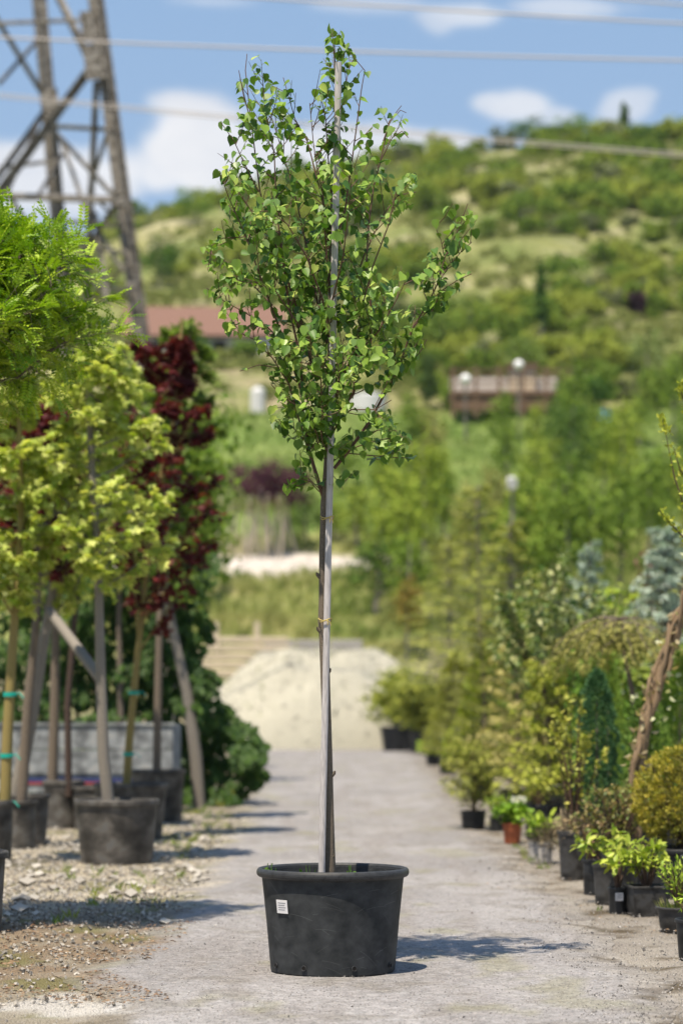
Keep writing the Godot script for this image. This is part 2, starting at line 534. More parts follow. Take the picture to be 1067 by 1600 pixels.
func build_land():
	var b := MB.new()
	var xs := []; var ds := []
	var x := -170.0
	while x <= 170.0:
		xs.append(x); x += 1.25 if absf(x) < 60.0 else 10.0
	var d := -60.0
	while d <= 345.0:
		ds.append(d); d += 1.1 if d >= 60.0 else 12.0
	var nx := xs.size()
	for dd in ds:
		for xx in xs:
			var e := 0.6
			var hl := land(xx - e, dd); var hr := land(xx + e, dd); var hn := land(xx, dd - e); var hf := land(xx, dd + e)
			var nn := Vector3(hl - hr, 2 * e, hf - hn).normalized()
			b.put(Vector3(xx, (land(xx, dd) if dd > 60.0 else 0.0) - 0.03, -dd), nn, land_colour(xx, maxf(dd, 62.0)))
	for j in ds.size() - 1:
		for k in nx - 1:
			var a := j * nx + k
			b.quad(a, a + nx, a + nx + 1, a + 1)
	structure("terrain", b, M["land"], "grassy land rising to a scrubby green hill behind the yard")

func path_left(d: float) -> float:
	return -1.06 - 0.0 * d + (0.0 if d < 24.0 else -(d - 24.0) * 0.036) + patchy.get_noise_2d(3.0, d * 0.9) * 0.35
func path_right(d: float) -> float:
	return 1.34 + (0.0 if d < 26.0 else (d - 26.0) * 0.018) + patchy.get_noise_2d(80.0, d * 1.1) * 0.22

func yard_colour(x: float, d: float) -> Color:
	var n := patchy.get_noise_2d(x * 2.0, d * 1.3)
	var n2 := patchy.get_noise_2d(x * 5.0 + 30, d * 4.0)
	var dirt := Color(0.25, 0.215, 0.165).lerp(Color(0.40, 0.365, 0.30), clampf(0.5 + n * 1.3, 0, 1))
	var chips := Color(0.62, 0.56, 0.45)
	var c := dirt
	if x < 0.0:
		var k := smoothstep(13.4, 15.2, d + n * 1.6) * (1.0 - smoothstep(24.0, 30.0, d)) * 0.9
		c = dirt.lerp(chips, clampf(k * (0.75 + n2 * 1.6), 0, 1))
		var litter := (1.0 - smoothstep(12.6, 14.0, d + n)) * smoothstep(9.6, 10.6, d + n)
		c = c.lerp(Color(0.28, 0.21, 0.145), clampf(litter * (0.65 + n2), 0, 0.85))
		c = c.lerp(Color(0.19, 0.19, 0.07), smoothstep(0.12, 0.3, patchy.get_noise_2d(x * 3.0 + 7, d * 2.0 + 60)) * 0.7)
		var sand := 1.0 - smoothstep(0.6, 1.0, Vector2((x + 1.08) / 0.30, (d - 9.45) / 0.42).length() + n2 * 0.6)
		c = c.lerp(Color(0.60, 0.585, 0.56), sand)
	else:
		c = Color(0.33, 0.305, 0.275).lerp(Color(0.43, 0.40, 0.36), clampf(0.5 + n * 1.2, 0, 1)).lerp(Color(0.15, 0.125, 0.09), smoothstep(0.05, 0.4, n2))
	return c

func build_path_and_yard():
	for side in 2:
		var b := MB.new()
		var x0 := -5.0 if side == 0 else 0.6
		var x1 := -0.5 if side == 0 else 6.0
		var nx := 66; var nd := 300
		for j in nd + 1:
			var d := 7.0 * pow(62.0 / 7.0, float(j) / nd)
			for k in nx + 1:
				var x := lerpf(x0, x1, float(k) / nx)
				var lump := patchy.get_noise_2d(x * 6.0, d * 6.0) * 0.014 + patchy.get_noise_2d(x * 1.5, d * 1.5 + 40) * 0.02
				var edge := absf(x - (path_left(d) if side == 0 else path_right(d)))
				var y := clampf(lump, -0.02, 0.035) * smoothstep(0.0, 0.25, edge)
				var inner: bool = x > path_left(d) if side == 0 else x < path_right(d)
				if inner: y = minf(y, 0.0)
				b.put(Vector3(x, y - 0.004, -d), Vector3.UP, yard_colour(x, d))
		for j in nd:
			for k in nx:
				var a := j * (nx + 1) + k
				b.quad(a, a + nx + 1, a + nx + 2, a + 1)
		structure("yard_ground", b, M["yard"], "dirt and pale stone chips beside the path, under the pots on the " + ("tree side" if side == 0 else "shrub side"))
	var p := MB.new()
	var nx2 := 44; var nd2 := 360
	for j in nd2 + 1:
		var d := 6.5 * pow(64.0 / 6.5, float(j) / nd2)
		var l := path_left(d); var r := path_right(d)
		for k in nx2 + 1:
			var w := float(k) / nx2
			var x := lerpf(l, r, w)
			var n := patchy.get_noise_2d(x * 1.4, d * 0.8 + 200)
			var n2 := patchy.get_noise_2d(x * 5.0, d * 4.0 + 300)
			var c := Color(0.355, 0.342, 0.342).lerp(Color(0.445, 0.43, 0.428), clampf(0.5 + n * 1.1, 0, 1))
			c = c.lerp(Color(0.27, 0.25, 0.22), clampf(smoothstep(0.1, 0.45, n2) * 0.6, 0, 1))
			c = c.lerp(Color(0.33, 0.305, 0.29), smoothstep(0.12, 0.4, patchy.get_noise_2d(x * 6.0 + 40, d * 0.35 + 640)) * 0.5)
			c = c.lerp(Color(0.33, 0.32, 0.20), smoothstep(0.30, 0.46, patchy.get_noise_2d(x * 2.3 + 11, d * 1.2 + 500)) * 0.45)
			var edge := minf(w, 1.0 - w)
			c = c.lerp(yard_colour(x, d), 1.0 - smoothstep(0.0, 0.11, edge + n2 * 0.09))
			var y := -0.001 + 0.013 * smoothstep(0.0, 0.08, edge) + (patchy.get_noise_2d(x * 2.0, d * 2.0) * 0.008 + patchy.get_noise_2d(x * 5.0, d * 0.5 + 820) * 0.006) * smoothstep(0.0, 0.1, edge)
			p.put(Vector3(x, y, -d), Vector3.UP, c)
	for j in nd2:
		for k in nx2:
			var a := j * (nx2 + 1) + k
			p.quad(a, a + nx2 + 1, a + nx2 + 2, a + 1)
	structure("path", p, M["path"], "grey compacted gravel path running back between the potted plants")

func build_mound():
	rng.seed = 77
	var o := thing("gravel_mound", "large heap of pale cream gravel closing the end of the path", "gravel heap", Vector3(-0.5, -0.02, -66.0))
	var b := MB.new()
	var nr := 36; var na := 64
	var nz := FastNoiseLite.new(); nz.seed = 9; nz.frequency = 0.25; nz.fractal_octaves = 3
	for j in nr + 1:
		var r := float(j) / nr
		for k in na + 1:
			var a := TAU * (k % na) / na
			var p := Vector2(cos(a) * r * 4.0, sin(a) * r * 4.2)
			var h := 2.95 * pow(clampf(1.0 - pow(r, 2.0), 0, 1), 0.82)
			h = minf(h, 2.55 + 0.06 * nz.get_noise_2d(p.x * 4, p.y * 4))
			h += nz.get_noise_2d(p.x * 3.0, p.y * 3.0) * 0.26 * smoothstep(0.0, 0.25, 1.0 - r)
			b.put(Vector3(p.x, maxf(h, 0.0), p.y), Vector3.UP, Color.WHITE)
	for j in nr:
		for k in na:
			var q := j * (na + 1) + k
			b.quad(q, q + na + 1, q + na + 2, q + 1)
	smooth(b)
	part("heap", b, M["mound_stone"], o)
	var s := MB.new()
	for k in 2600:
		var q: Vector3 = b.v[rng.randi_range(0, b.v.size() - 1)] + Vector3(rnd(-0.1, 0.1), 0.0, rnd(-0.1, 0.1))
		var g := rnd(0.4, 0.66)
		var r := rnd(0.02, 0.055)
		s.stone(q, Vector3(r, r * 0.7, r), Basis(rvec(), rnd(0, TAU)), Color(g, g * 0.97, g * 0.84) if k % 6 > 0 else Color(g * 0.75, g * 0.8, g * 0.45), rng)
	part("gravel", s, M["stone"], o, "stuff")
	# timber and kerb pieces on the bank behind the heap
	var fence := thing("timber_retaining_wall", "pale stacked timber beams on the bank beside the gravel heap", "retaining wall", Vector3(0, 0, 0))
	for k in 5:
		var c := at(360.0 + rnd(-4, 4), 1000.0 + k * 13.0, 69.5 - k * 0.5)
		var m := MB.new()
		m.box(c, Vector3(0.16, 0.17, 3.4), Basis(Vector3.UP, PI / 2 + rnd(-0.05, 0.05)), Color.WHITE, 0.02)
		part("beam", m, M["pale_timber"], fence)
	for px in [338.0, 402.0]:
		var m := MB.new()
		var c := at(px, 1020.0, 70.4)
		m.box(c + Vector3(0, -0.3, 0), Vector3(0.16, 0.16, 2.4), Basis(Vector3.RIGHT, PI / 2), Color.WHITE, 0.02)
		part("post", m, M["pale_timber"], fence)
	var kerb := thing("concrete_kerb", "low grey concrete edging along the bank above the gravel heap", "kerb", Vector3.ZERO)
	for k in 3:
		var m := MB.new()
		var c := at(437.0 + k * 52.0, 1008.0, 70.3)
		m.box(c + Vector3(0, -0.15, 0), Vector3(0.3, 0.6, 0.93), Basis(Vector3.UP, PI / 2), Color.WHITE, 0.02)
		part("block", m, M["concrete"], kerb)

func smooth(b: MB):
	for k in b.n.size(): b.n[k] = Vector3.ZERO
	for k in range(0, b.i.size(), 3):
		var p := b.i[k]; var q := b.i[k + 1]; var r := b.i[k + 2]
		var nn := (b.v[r] - b.v[p]).cross(b.v[q] - b.v[p])
		b.n[p] += nn; b.n[q] += nn; b.n[r] += nn
	for k in b.n.size(): b.n[k] = b.n[k].normalized() if b.n[k].length_squared() > 1e-12 else Vector3.UP

# crushed stone bound in grey fines: dark and pale grains of a few millimetres
func stony_texture() -> ImageTexture:
	var S := 1024
	var g := RandomNumberGenerator.new(); g.seed = 99
	var f := FastNoiseLite.new(); f.seed = 61; f.frequency = 0.02; f.fractal_octaves = 4
	var im := f.get_seamless_image(S, S)
	im.convert(Image.FORMAT_RGB8)
	for y in S:
		for x in S:
			var w := 0.80 + (im.get_pixel(x, y).r - 0.5) * 0.22 + g.randf_range(-0.07, 0.07)
			im.set_pixel(x, y, Color(w, w, w))
	for k in 26000:
		var r := g.randf_range(0.8, 2.6) * (1.8 if g.randf() < 0.03 else 1.0)
		var cx := g.randi_range(0, S - 1); var cy := g.randi_range(0, S - 1)
		var w := g.randf_range(0.42, 0.7) if g.randf() < 0.45 else g.randf_range(0.85, 1.0)
		var tint := g.randf_range(-0.03, 0.03)
		for y in range(int(-r), int(r) + 1):
			for x in range(int(-r), int(r) + 1):
				if x * x + y * y * 1.4 <= r * r: im.set_pixel(posmod(cx + x, S), posmod(cy + y, S), Color(w + tint, w, w - tint))
	return ImageTexture.create_from_image(im)

# an even film of dust on the black plastic, with fine scuffs and a few scratches all round
func pot_texture() -> ImageTexture:
	var W := 1536; var H := 384
	var f := FastNoiseLite.new(); f.seed = 71; f.frequency = 0.012; f.fractal_octaves = 5
	var g := FastNoiseLite.new(); g.seed = 72; g.frequency = 0.03; g.fractal_octaves = 4
	var im := Image.create(W, H, false, Image.FORMAT_RGB8)
	for y in H:
		for x in W:
			# the noise is read round a circle so that the seam does not show
			var a := TAU * (x + 0.5) / W
			var n := f.get_noise_3d(cos(a) * 245.0, y * 1.0, sin(a) * 245.0)
			var m := g.get_noise_3d(cos(a) * 130.0, y * 0.9, sin(a) * 130.0)
			var dust := clampf(0.55 + 0.55 * n + 0.25 * m, 0, 1)
			im.set_pixel(x, y, Color(0.011, 0.0135, 0.0155).lerp(Color(0.052, 0.056, 0.0595), dust).linear_to_srgb())
	var r := RandomNumberGenerator.new(); r.seed = 5
	for k in 130:
		var p := Vector2(r.randf() * W, r.randf() * H)
		var d := Vector2.from_angle(r.randf_range(-0.7, 0.7))
		var tone := r.randf_range(0.05, 0.12)
		for s in r.randi_range(15, 90):
			var q := p + d * s + Vector2(0, 0.002 * s * s)
			if q.y < H - 1 and q.y > 0: im.set_pixel(posmod(int(q.x), W), int(q.y), Color(tone, tone * 1.03, tone * 1.06).linear_to_srgb())
	return ImageTexture.create_from_image(im)

# ---------------------------------------------------------------- far buildings, pylon, cables
func beam_between(a: Vector3, b: Vector3, w: float, t: float) -> MB:
	# an angle iron: two thin flanges
	var m := MB.new()
	var z := (b - a).normalized()
	var x := z.cross(Vector3(0.3, 0.1, 1.0)).normalized()
	var y := z.cross(x).normalized()
	var bs := Basis(x, y, z)
	var L := a.distance_to(b)
	m.box((a + b) / 2 + y * (w - t) / 2, Vector3(w, t, L), bs)
	m.box((a + b) / 2 + x * (w - t) / 2 - y * t / 2, Vector3(t, w - t, L), bs)
	return m

func build_pylon():
	var o := thing("power_pylon", "weathered steel lattice pylon rising behind the golden trees", "pylon", Vector3.ZERO)
	# [px, py, d] to [px, py, d], width
	var legs := [[[116, -230, 74.5], [279, 990, 73], 0.29], [[42, -200, 79.5], [138, 960, 80], 0.28], [[-95, -230, 74.5], [-230, 990, 73], 0.36], [[-40, -230, 80], [-150, 960, 81], 0.3]]
	for q in legs:
		var a := at(q[0][0], q[0][1], q[0][2]); var b := at(q[1][0], q[1][1], q[1][2])
		part("leg", beam_between(b, a, q[2], 0.05), M["steel"], o)
		part("leg_stiffener", beam_between(b + Vector3(0.24, 0, -0.16), a + Vector3(0.2, 0, -0.16), q[2] * 0.6, 0.04), M["steel"], o)
	var braces := [[[147, 100, 74], [-30, 340, 73.8], 0.27], [[81, 160, 79], [-20, 300, 76], 0.2], [[-10, 18, 76], [83, 170, 79], 0.18], [[92, -10, 76], [148, 105, 74], 0.26],
		[[78, 195, 78], [176, 201, 74], 0.16], [[-40, 303, 74.5], [184, 311, 73.8], 0.22], [[88, 205, 78], [186, 312, 73.8], 0.17], [[152, 128, 74], [136, 470, 78], 0.2],
		[[-10, 36, 75], [142, 30, 74.5], 0.12], [[0, 262, 77], [92, 250, 78], 0.12], [[137, 330, 78], [192, 420, 73.6], 0.15], [[186, 312, 73.8], [128, 400, 79], 0.15], [[100, 345, 79], [190, 352, 73.7], 0.14],
		[[20, 310, 75], [70, 390, 78], 0.16], [[128, 440, 79], [206, 455, 73.4], 0.14], [[136, 470, 78], [200, 412, 73.6], 0.13], [[66, 0, 79], [78, 165, 78.6], 0.3], [[60, -60, 79], [130, 60, 74.6], 0.16], [[83, 300, 79], [96, 420, 79], 0.2], [[150, 330, 77], [168, 470, 74], 0.16], [[110, 380, 79], [196, 395, 73.6], 0.12], [[60, 195, 78], [10, 306, 75], 0.12], [[100, 240, 78.5], [60, 306, 76], 0.12], [[170, 205, 74.2], [140, 300, 77.5], 0.14], [[140, 300, 77.5], [190, 345, 73.8], 0.12], [[62, 60, 79], [0, 130, 76], 0.12], [[96, 215, 79], [136, 330, 76], 0.14]]
	for q in braces:
		part("brace", beam_between(at(q[0][0], q[0][1], q[0][2]), at(q[1][0], q[1][1], q[1][2]), q[2], 0.035), M["steel"], o)
	for q in [[148, 96, 73.8, 0.62, 1.1], [80, 160, 78.4, 0.5, 0.9], [184, 308, 73.4, 0.45, 0.5], [140, 40, 74.2, 0.5, 0.9]]:
		var m := MB.new()
		m.box(at(q[0], q[1], q[2]), Vector3(q[3], q[4], 0.05), Basis(Vector3.BACK, 0.13))
		part("gusset_plate", m, M["steel"], o)
	# cables: seen from below, sagging a little between pylons out of view
	var lines := [[430, 0, 1067, 38, 58.0, 0.05, "upper pale power cable crossing the sky above the tree"], [0, 62, 1067, 98, 62.0, 0.055, "long pale power cable passing just under the tree's tip"],
		[0, 150, 1067, 243, 70.0, 0.036, "faint twin power cable passing behind the crown and over the hill top"], [960, -2, 1067, 8, 60.0, 0.045, "short stretch of power cable in the top corner of the sky"]]
	for q in lines:
		var c := thing("power_cable", q[6], "power cable", Vector3.ZERO, "power cables over the yard")
		var runs := 2 if q[4] == 70.0 else 1
		for r in runs:
			var m := MB.new()
			var pts := []
			var sx: float = (q[3] - q[1]) / float(q[2] - q[0])
			var from := -2600.0; var to := 3600.0
			for k in 25:
				var px := lerpf(from, to, k / 24.0)
				var mid: float = (q[0] + q[2]) / 2.0
				var py: float = q[1] + (px - q[0]) * sx + (px - mid) * (px - mid) * -0.000012 * (0.0 if absf(px - mid) < 10 else 1.0) + r * 5.0
				pts.append(at(px, py, q[4] + r * 0.1))
			m.tube(pts, [q[5] * 0.6], 6)
			part("conductor", m, M["cable"], c)

func wall_box(parent: Node3D, called: String, c: Vector3, s: Vector3, m: Material):
	var b := MB.new()
	b.box(c, s, Basis.IDENTITY, Color.WHITE)
	part(called, b, m, parent)

func build_far_buildings():
	rng.seed = 12
	var p := hit(322, 548) - Vector3(0, 0.7, 0)
	var o := thing("farm_building", "low pale building with long brown red roof below the hill", "building", p)
	wall_box(o, "wall", Vector3(0, 0.2, 0), Vector3(9.2, 2.6, 4.6), M["render_wall"])
	var g := MB.new()
	for s in [-1.0, 1.0]:
		var bs := Basis(Vector3.RIGHT, s * 0.7)
		g.box(Vector3(0, 2.35, s * 1.3), Vector3(10.4, 0.14, 3.5), bs)
	part("roof", g, M["roof_tile"], o)
	for k in 4:
		wall_box(o, "window", Vector3(-3.2 + k * 2.1, 0.55, 2.32), Vector3(0.8, 0.8, 0.06), M["dark_void"])
	wall_box(o, "door", Vector3(4.0, 0.3, 2.32), Vector3(0.95, 1.6, 0.07), M["white_paint"])
	for q in [[345, 548, 0.75, 1.3], [403, 645, 0.8, 1.3], [575, 640, 2.0, 0.8]]:
		var w := thing("white_tank", ["white upright tank beside the brown roofed building", "white upright tank standing on the green slope", "low white tank behind the tree on the slope"][taken.get("white_tank", 0)], "tank", hit(q[0], q[1]))
		var m := MB.new()
		m.lathe([[0.0, -0.2], [q[2] * 0.5, -0.2], [q[2] * 0.5, q[3] * 0.85], [q[2] * 0.3, q[3]], [0.0, q[3]]], 14)
		part("body", m, M["white_paint"], w)
		var l := MB.new()
		l.lathe([[0.0, q[3]], [0.16, q[3]], [0.16, q[3] + 0.08], [0.0, q[3] + 0.08]], 10)
		part("lid", l, M["white_paint"], w)
	# brown timber terrace
	var t := thing("timber_terrace", "brown timber deck with railing and small hut on the slope", "terrace", hit(795, 646))
	wall_box(t, "deck", Vector3(0, 0.75, 0), Vector3(6.2, 0.22, 3.0), M["brown_timber"])
	for k in 6: wall_box(t, "post", Vector3(-3.0 + k * 1.2, 0.8, 1.4), Vector3(0.16, 2.6, 0.16), M["brown_timber"])
	for k in 3: wall_box(t, "rail", Vector3(0, 1.25 + k * 0.33, 1.4), Vector3(6.2, 0.09, 0.07), M["brown_timber"])
	for k in 5: wall_box(t, "panel", Vector3(-2.4 + k * 1.2, 0.25, 1.36), Vector3(1.0, 0.75, 0.05), M["brown_timber"])
	wall_box(t, "hut", Vector3(0.7, 1.5, -0.4), Vector3(1.3, 1.5, 1.2), M["pale_timber"])
	wall_box(t, "roof", Vector3(0.7, 2.33, -0.4), Vector3(1.6, 0.16, 1.6), M["brown_timber"])
	wall_box(t, "back_wall", Vector3(-0.2, 1.45, -1.3), Vector3(5.6, 0.95, 0.1), M["render_wall"])
	for q in [[727, 592, 100, "white globe lamp beside the dark cypress, near the terrace end"], [810, 570, 100, "white globe lamp standing above the terrace hut"]]:
		var top := at(q[0], q[1], 119.0)
		lamp(Vector3(top.x, land(top.x, 119.0), top.z), top, 0.24, q[3])
	var lp := hit(800, 960)
	var l2 := thing("lamp_post", "thin grey lamp post with pale head among the shrubs", "lamp post", Vector3(lp.x, lp.y, lp.z))
	var ht := at(800, 760, -lp.z).y - lp.y
	var m2 := MB.new(); m2.tube([Vector3(0, -0.2, 0), Vector3(0, ht, 0)], [0.075, 0.06], 8); part("pole", m2, M["grey_bark"], l2)
	var h2 := MB.new(); h2.box(Vector3(-0.02, ht + 0.1, 0.1), Vector3(0.3, 0.36, 0.5), Basis(Vector3.RIGHT, 0.2), Color.WHITE, 0.08); part("lamp_head", h2, M["white_paint"], l2)
	var bin := thing("plastic_barrel", "small sky blue plastic barrel among green slope trees", "barrel", hit(944, 662))
	var bm := MB.new(); bm.lathe([[0, -0.3], [0.26, -0.3], [0.3, 0.15], [0.26, 0.6], [0, 0.6]], 12); part("body", bm, M["sky_blue_plastic"], bin)
	var bl := MB.new(); bl.lathe([[0, 0.6], [0.27, 0.6], [0.27, 0.66], [0, 0.66]], 12); part("lid", bl, M["sky_blue_plastic"], bin)

func lamp(base: Vector3, top: Vector3, r: float, label: String):
	var o := thing("globe_lamp", label, "lamp", base)
	var h := top.y - base.y
	var m := MB.new(); m.tube([Vector3(0, -0.2, 0), Vector3(0, h - r * 0.9, 0)], [0.06], 6); part("pole", m, M["steel"], o)
	var g := MB.new()
	var prof := []
	for k in 13: prof.append([r * sin(PI * k / 12.0), h - r * cos(PI * k / 12.0)])
	g.lathe(prof, 16); part("globe", g, M["lamp_globe"], o)

# ---------------------------------------------------------------- plants far away
# a loose crown: leaves in clumps on the shell and inside a few uneven lobes
func lobed_crown(n: int, w: float, h: float, y0: float, L: float, a: Color, b: Color, lobes: int, cone := 0.0, fill := 0.45) -> MB:
	var m := MB.new()
	var cs := []
	for k in lobes:
		var t := (k + 0.5) / lobes
		var ang := k * 2.4 + rnd(-0.5, 0.5)
		var off := w * 0.26 * (1.0 - cone * t) * rnd(0.4, 1.15)
		cs.append([Vector3(cos(ang) * off, y0 + h * lerpf(0.22, 0.8, t), sin(ang) * off), w * rnd(0.24, 0.34) * (1.0 - cone * t * 0.75), h * rnd(0.17, 0.27)])
	for k in n:
		var c: Array = cs[k % lobes]
		var d := rvec()
		var rr := pow(rng.randf(), fill) * rnd(0.82, 1.12)
		var p: Vector3 = c[0] + Vector3(d.x * c[1], d.y * c[2], d.z * c[1]) * rr
		var out := (d + rvec() * 0.7 + Vector3.UP * 0.25).normalized()
		m.blade(p, (out.cross(rvec()) + Vector3.DOWN * 0.25).normalized(), out, L * rnd(0.7, 1.3), L * rnd(0.5, 0.8), mixed(a, b))
	return m

func far_tree(label: String, group: String, pos: Vector3, w: float, h: float, a: Color, b: Color, trunk := 0.25, called := "distant_tree", cone := 0.0, n := 620, lobes := 7, L := 0.26) -> Node3D:
	var o := thing(called, label, "tree", pos, group, rnd(0, TAU))
	var t := MB.new()
	t.tube([Vector3(0, -0.3, 0), Vector3(0.03 * h, h * 0.4, 0), Vector3(0, h * 0.85, 0.02 * h)], [0.022 * h, 0.015 * h, 0.005 * h], 6)
	part("trunk", t, M["grey_bark"], o)
	part("crown", lobed_crown(n, w, h * (1.0 - trunk), h * trunk, L, a, b, lobes, cone), M["far_leaf"], o)
	return o

func build_hill_plants():
	rng.seed = 301
	var shapes := []
	var greens := [[Color(0.145, 0.215, 0.032), Color(0.23, 0.30, 0.048)], [Color(0.10, 0.17, 0.028), Color(0.175, 0.245, 0.04)], [Color(0.20, 0.25, 0.04), Color(0.29, 0.33, 0.06)], [Color(0.12, 0.145, 0.07), Color(0.19, 0.21, 0.105)]]
	for g in greens:
		shapes.append(lobed_crown(420, 2.6, 2.3, -0.35, 0.34, g[0], g[1], 6).mesh())
	var where := [[], [], [], []]
	var tries := 0
	var zone := FastNoiseLite.new(); zone.seed = 44; zone.frequency = 0.035; zone.fractal_octaves = 3
	while tries < 15000:
		tries += 1
		var d := rnd(128.0, 285.0)
		var x := rnd(-0.2, 0.2) * d
		var n := zone.get_noise_2d(x, d * 0.9)
		var py := HY - (land(x, d) - CH) / d * F
		var px := 533.5 + x / d * F
		var keep := 0.0
		if py < 375: keep = smoothstep(-0.22, 0.12, n + clampf((px - 500.0) / 2200.0, -0.12, 0.14))
		elif py < 480: keep = smoothstep(0.0, 0.26, n) * 0.75
		elif py < 590: keep = smoothstep(-0.16, 0.14, n + (0.22 if px > 600 and px < 900 else 0.0)) * (0.9 if px > 560 else 0.15)
		else: keep = 0.2 if px > 620 else 0.0
		if px < 430 and py < 460: keep *= 0.4
		if rng.randf() > keep * 0.26: continue
		var s := rnd(0.4, 1.15) * (1.15 if d > 200 else 0.9)
		var kind := 3 if rng.randf() < 0.12 else clampi(int((n + 0.4) * 2.2 + rnd(0, 1.6)), 0, 2)
		where[kind].append(Transform3D(Basis(Vector3.UP, rnd(0, TAU)).scaled(Vector3(s, s * rnd(0.75, 1.2), s)), Vector3(x, land(x, d), -d)))
	var names := ["mid green scrub scattered over the hillside", "dark green scrub scattered over the hillside", "yellow green scrub scattered over the hillside", "grey green scrub scattered over the hillside"]
	for k in 4:
		stuff("hillside_scrub", names[k], "scrub", shapes[k], M["far_leaf"], where[k], [])
	# low tussocks all over the hill
	var tuft := lobed_crown(60, 1.0, 0.7, -0.1, 0.22, Color(0.17, 0.21, 0.06), Color(0.28, 0.295, 0.105), 3).mesh()
	var spots := []
	for k in 14000:
		var d := rnd(130.0, 275.0)
		var x := rnd(-0.18, 0.18) * d
		if zone.get_noise_2d(x * 3.0 + 70.0, d * 3.0) < -0.08: continue
		var s := rnd(0.4, 1.3)
		spots.append(Transform3D(Basis(Vector3.UP, rnd(0, TAU)).scaled(Vector3(s, s * rnd(0.6, 1.2), s)), Vector3(x, land(x, d), -d)))
	stuff("hillside_tussocks", "low dry green tussocks covering the hillside meadow", "grass", tuft, M["far_leaf"], spots, [])
	# single trees that stand out
	var dark := Color(0.045, 0.09, 0.02); var mid := Color(0.09, 0.17, 0.03); var lime := Color(0.19, 0.28, 0.05)
	var list := [[250, 450, 75, 85, dark, mid, "large dark round tree on the hill beside the pylon", 0.0], [307, 350, 80, 60, mid, lime, "bright green tree at the low end of the hill crest", 0.0], [818, 225, 75, 42, dark, mid, "bushy dark tree on the skyline above the hill cable", 0.0],
		[900, 222, 80, 45, mid, lime, "broad green tree on the hill crest", 0.0], [975, 205, 22, 48, dark, mid, "slim taller tree on the hill crest", 0.4], [1008, 235, 70, 42, dark, mid, "dark bush near the bare bank of the hill top", 0.0],
		[668, 642, 54, 100, Color(0.05, 0.085, 0.025), Color(0.08, 0.13, 0.035), "dark pointed cypress on the slope beside a globe lamp", 0.85], [845, 530, 34, 130, Color(0.07, 0.13, 0.03), mid, "slender tall conifer standing out on the hillside meadow", 0.8],
		[930, 640, 70, 60, Color(0.04, 0.10, 0.02), mid, "dark green small tree beside the terrace", 0.0], [1010, 600, 110, 90, Color(0.16, 0.22, 0.07), Color(0.22, 0.28, 0.10), "pale green round tree at the foot of the hill", 0.0],
		[875, 455, 90, 65, mid, lime, "rounded green clump on the hillside meadow", 0.0], [735, 545, 110, 90, mid, lime, "broad bright green tree on the hillside, nearest the crown's long branch", 0.0], [690, 560, 80, 80, dark, lime, "green tree half hidden behind the cypress", 0.0],
		[300, 556, 60, 34, dark, mid, "low dark bush before the brown roofed building", 0.0], [385, 560, 46, 30, mid, lime, "low green bush at the end of the brown roofed building", 0.0], [820, 590, 80, 70, Color(0.13, 0.19, 0.06), lime, "light green tree right behind the terrace hut", 0.0], [995, 497, 34, 44, Color(0.03, 0.02, 0.025), Color(0.05, 0.03, 0.035), "small purple black tree alone on the meadow", 0.2]]
	for q in list:
		var p := hit(q[0], q[1])
		var k := -p.z / F
		far_tree(q[6], "", p, q[2] * k, q[3] * k, q[4], q[5], 0.06, "hillside_tree", q[7], 700, 8, 0.3 if -p.z > 150 else 0.22)

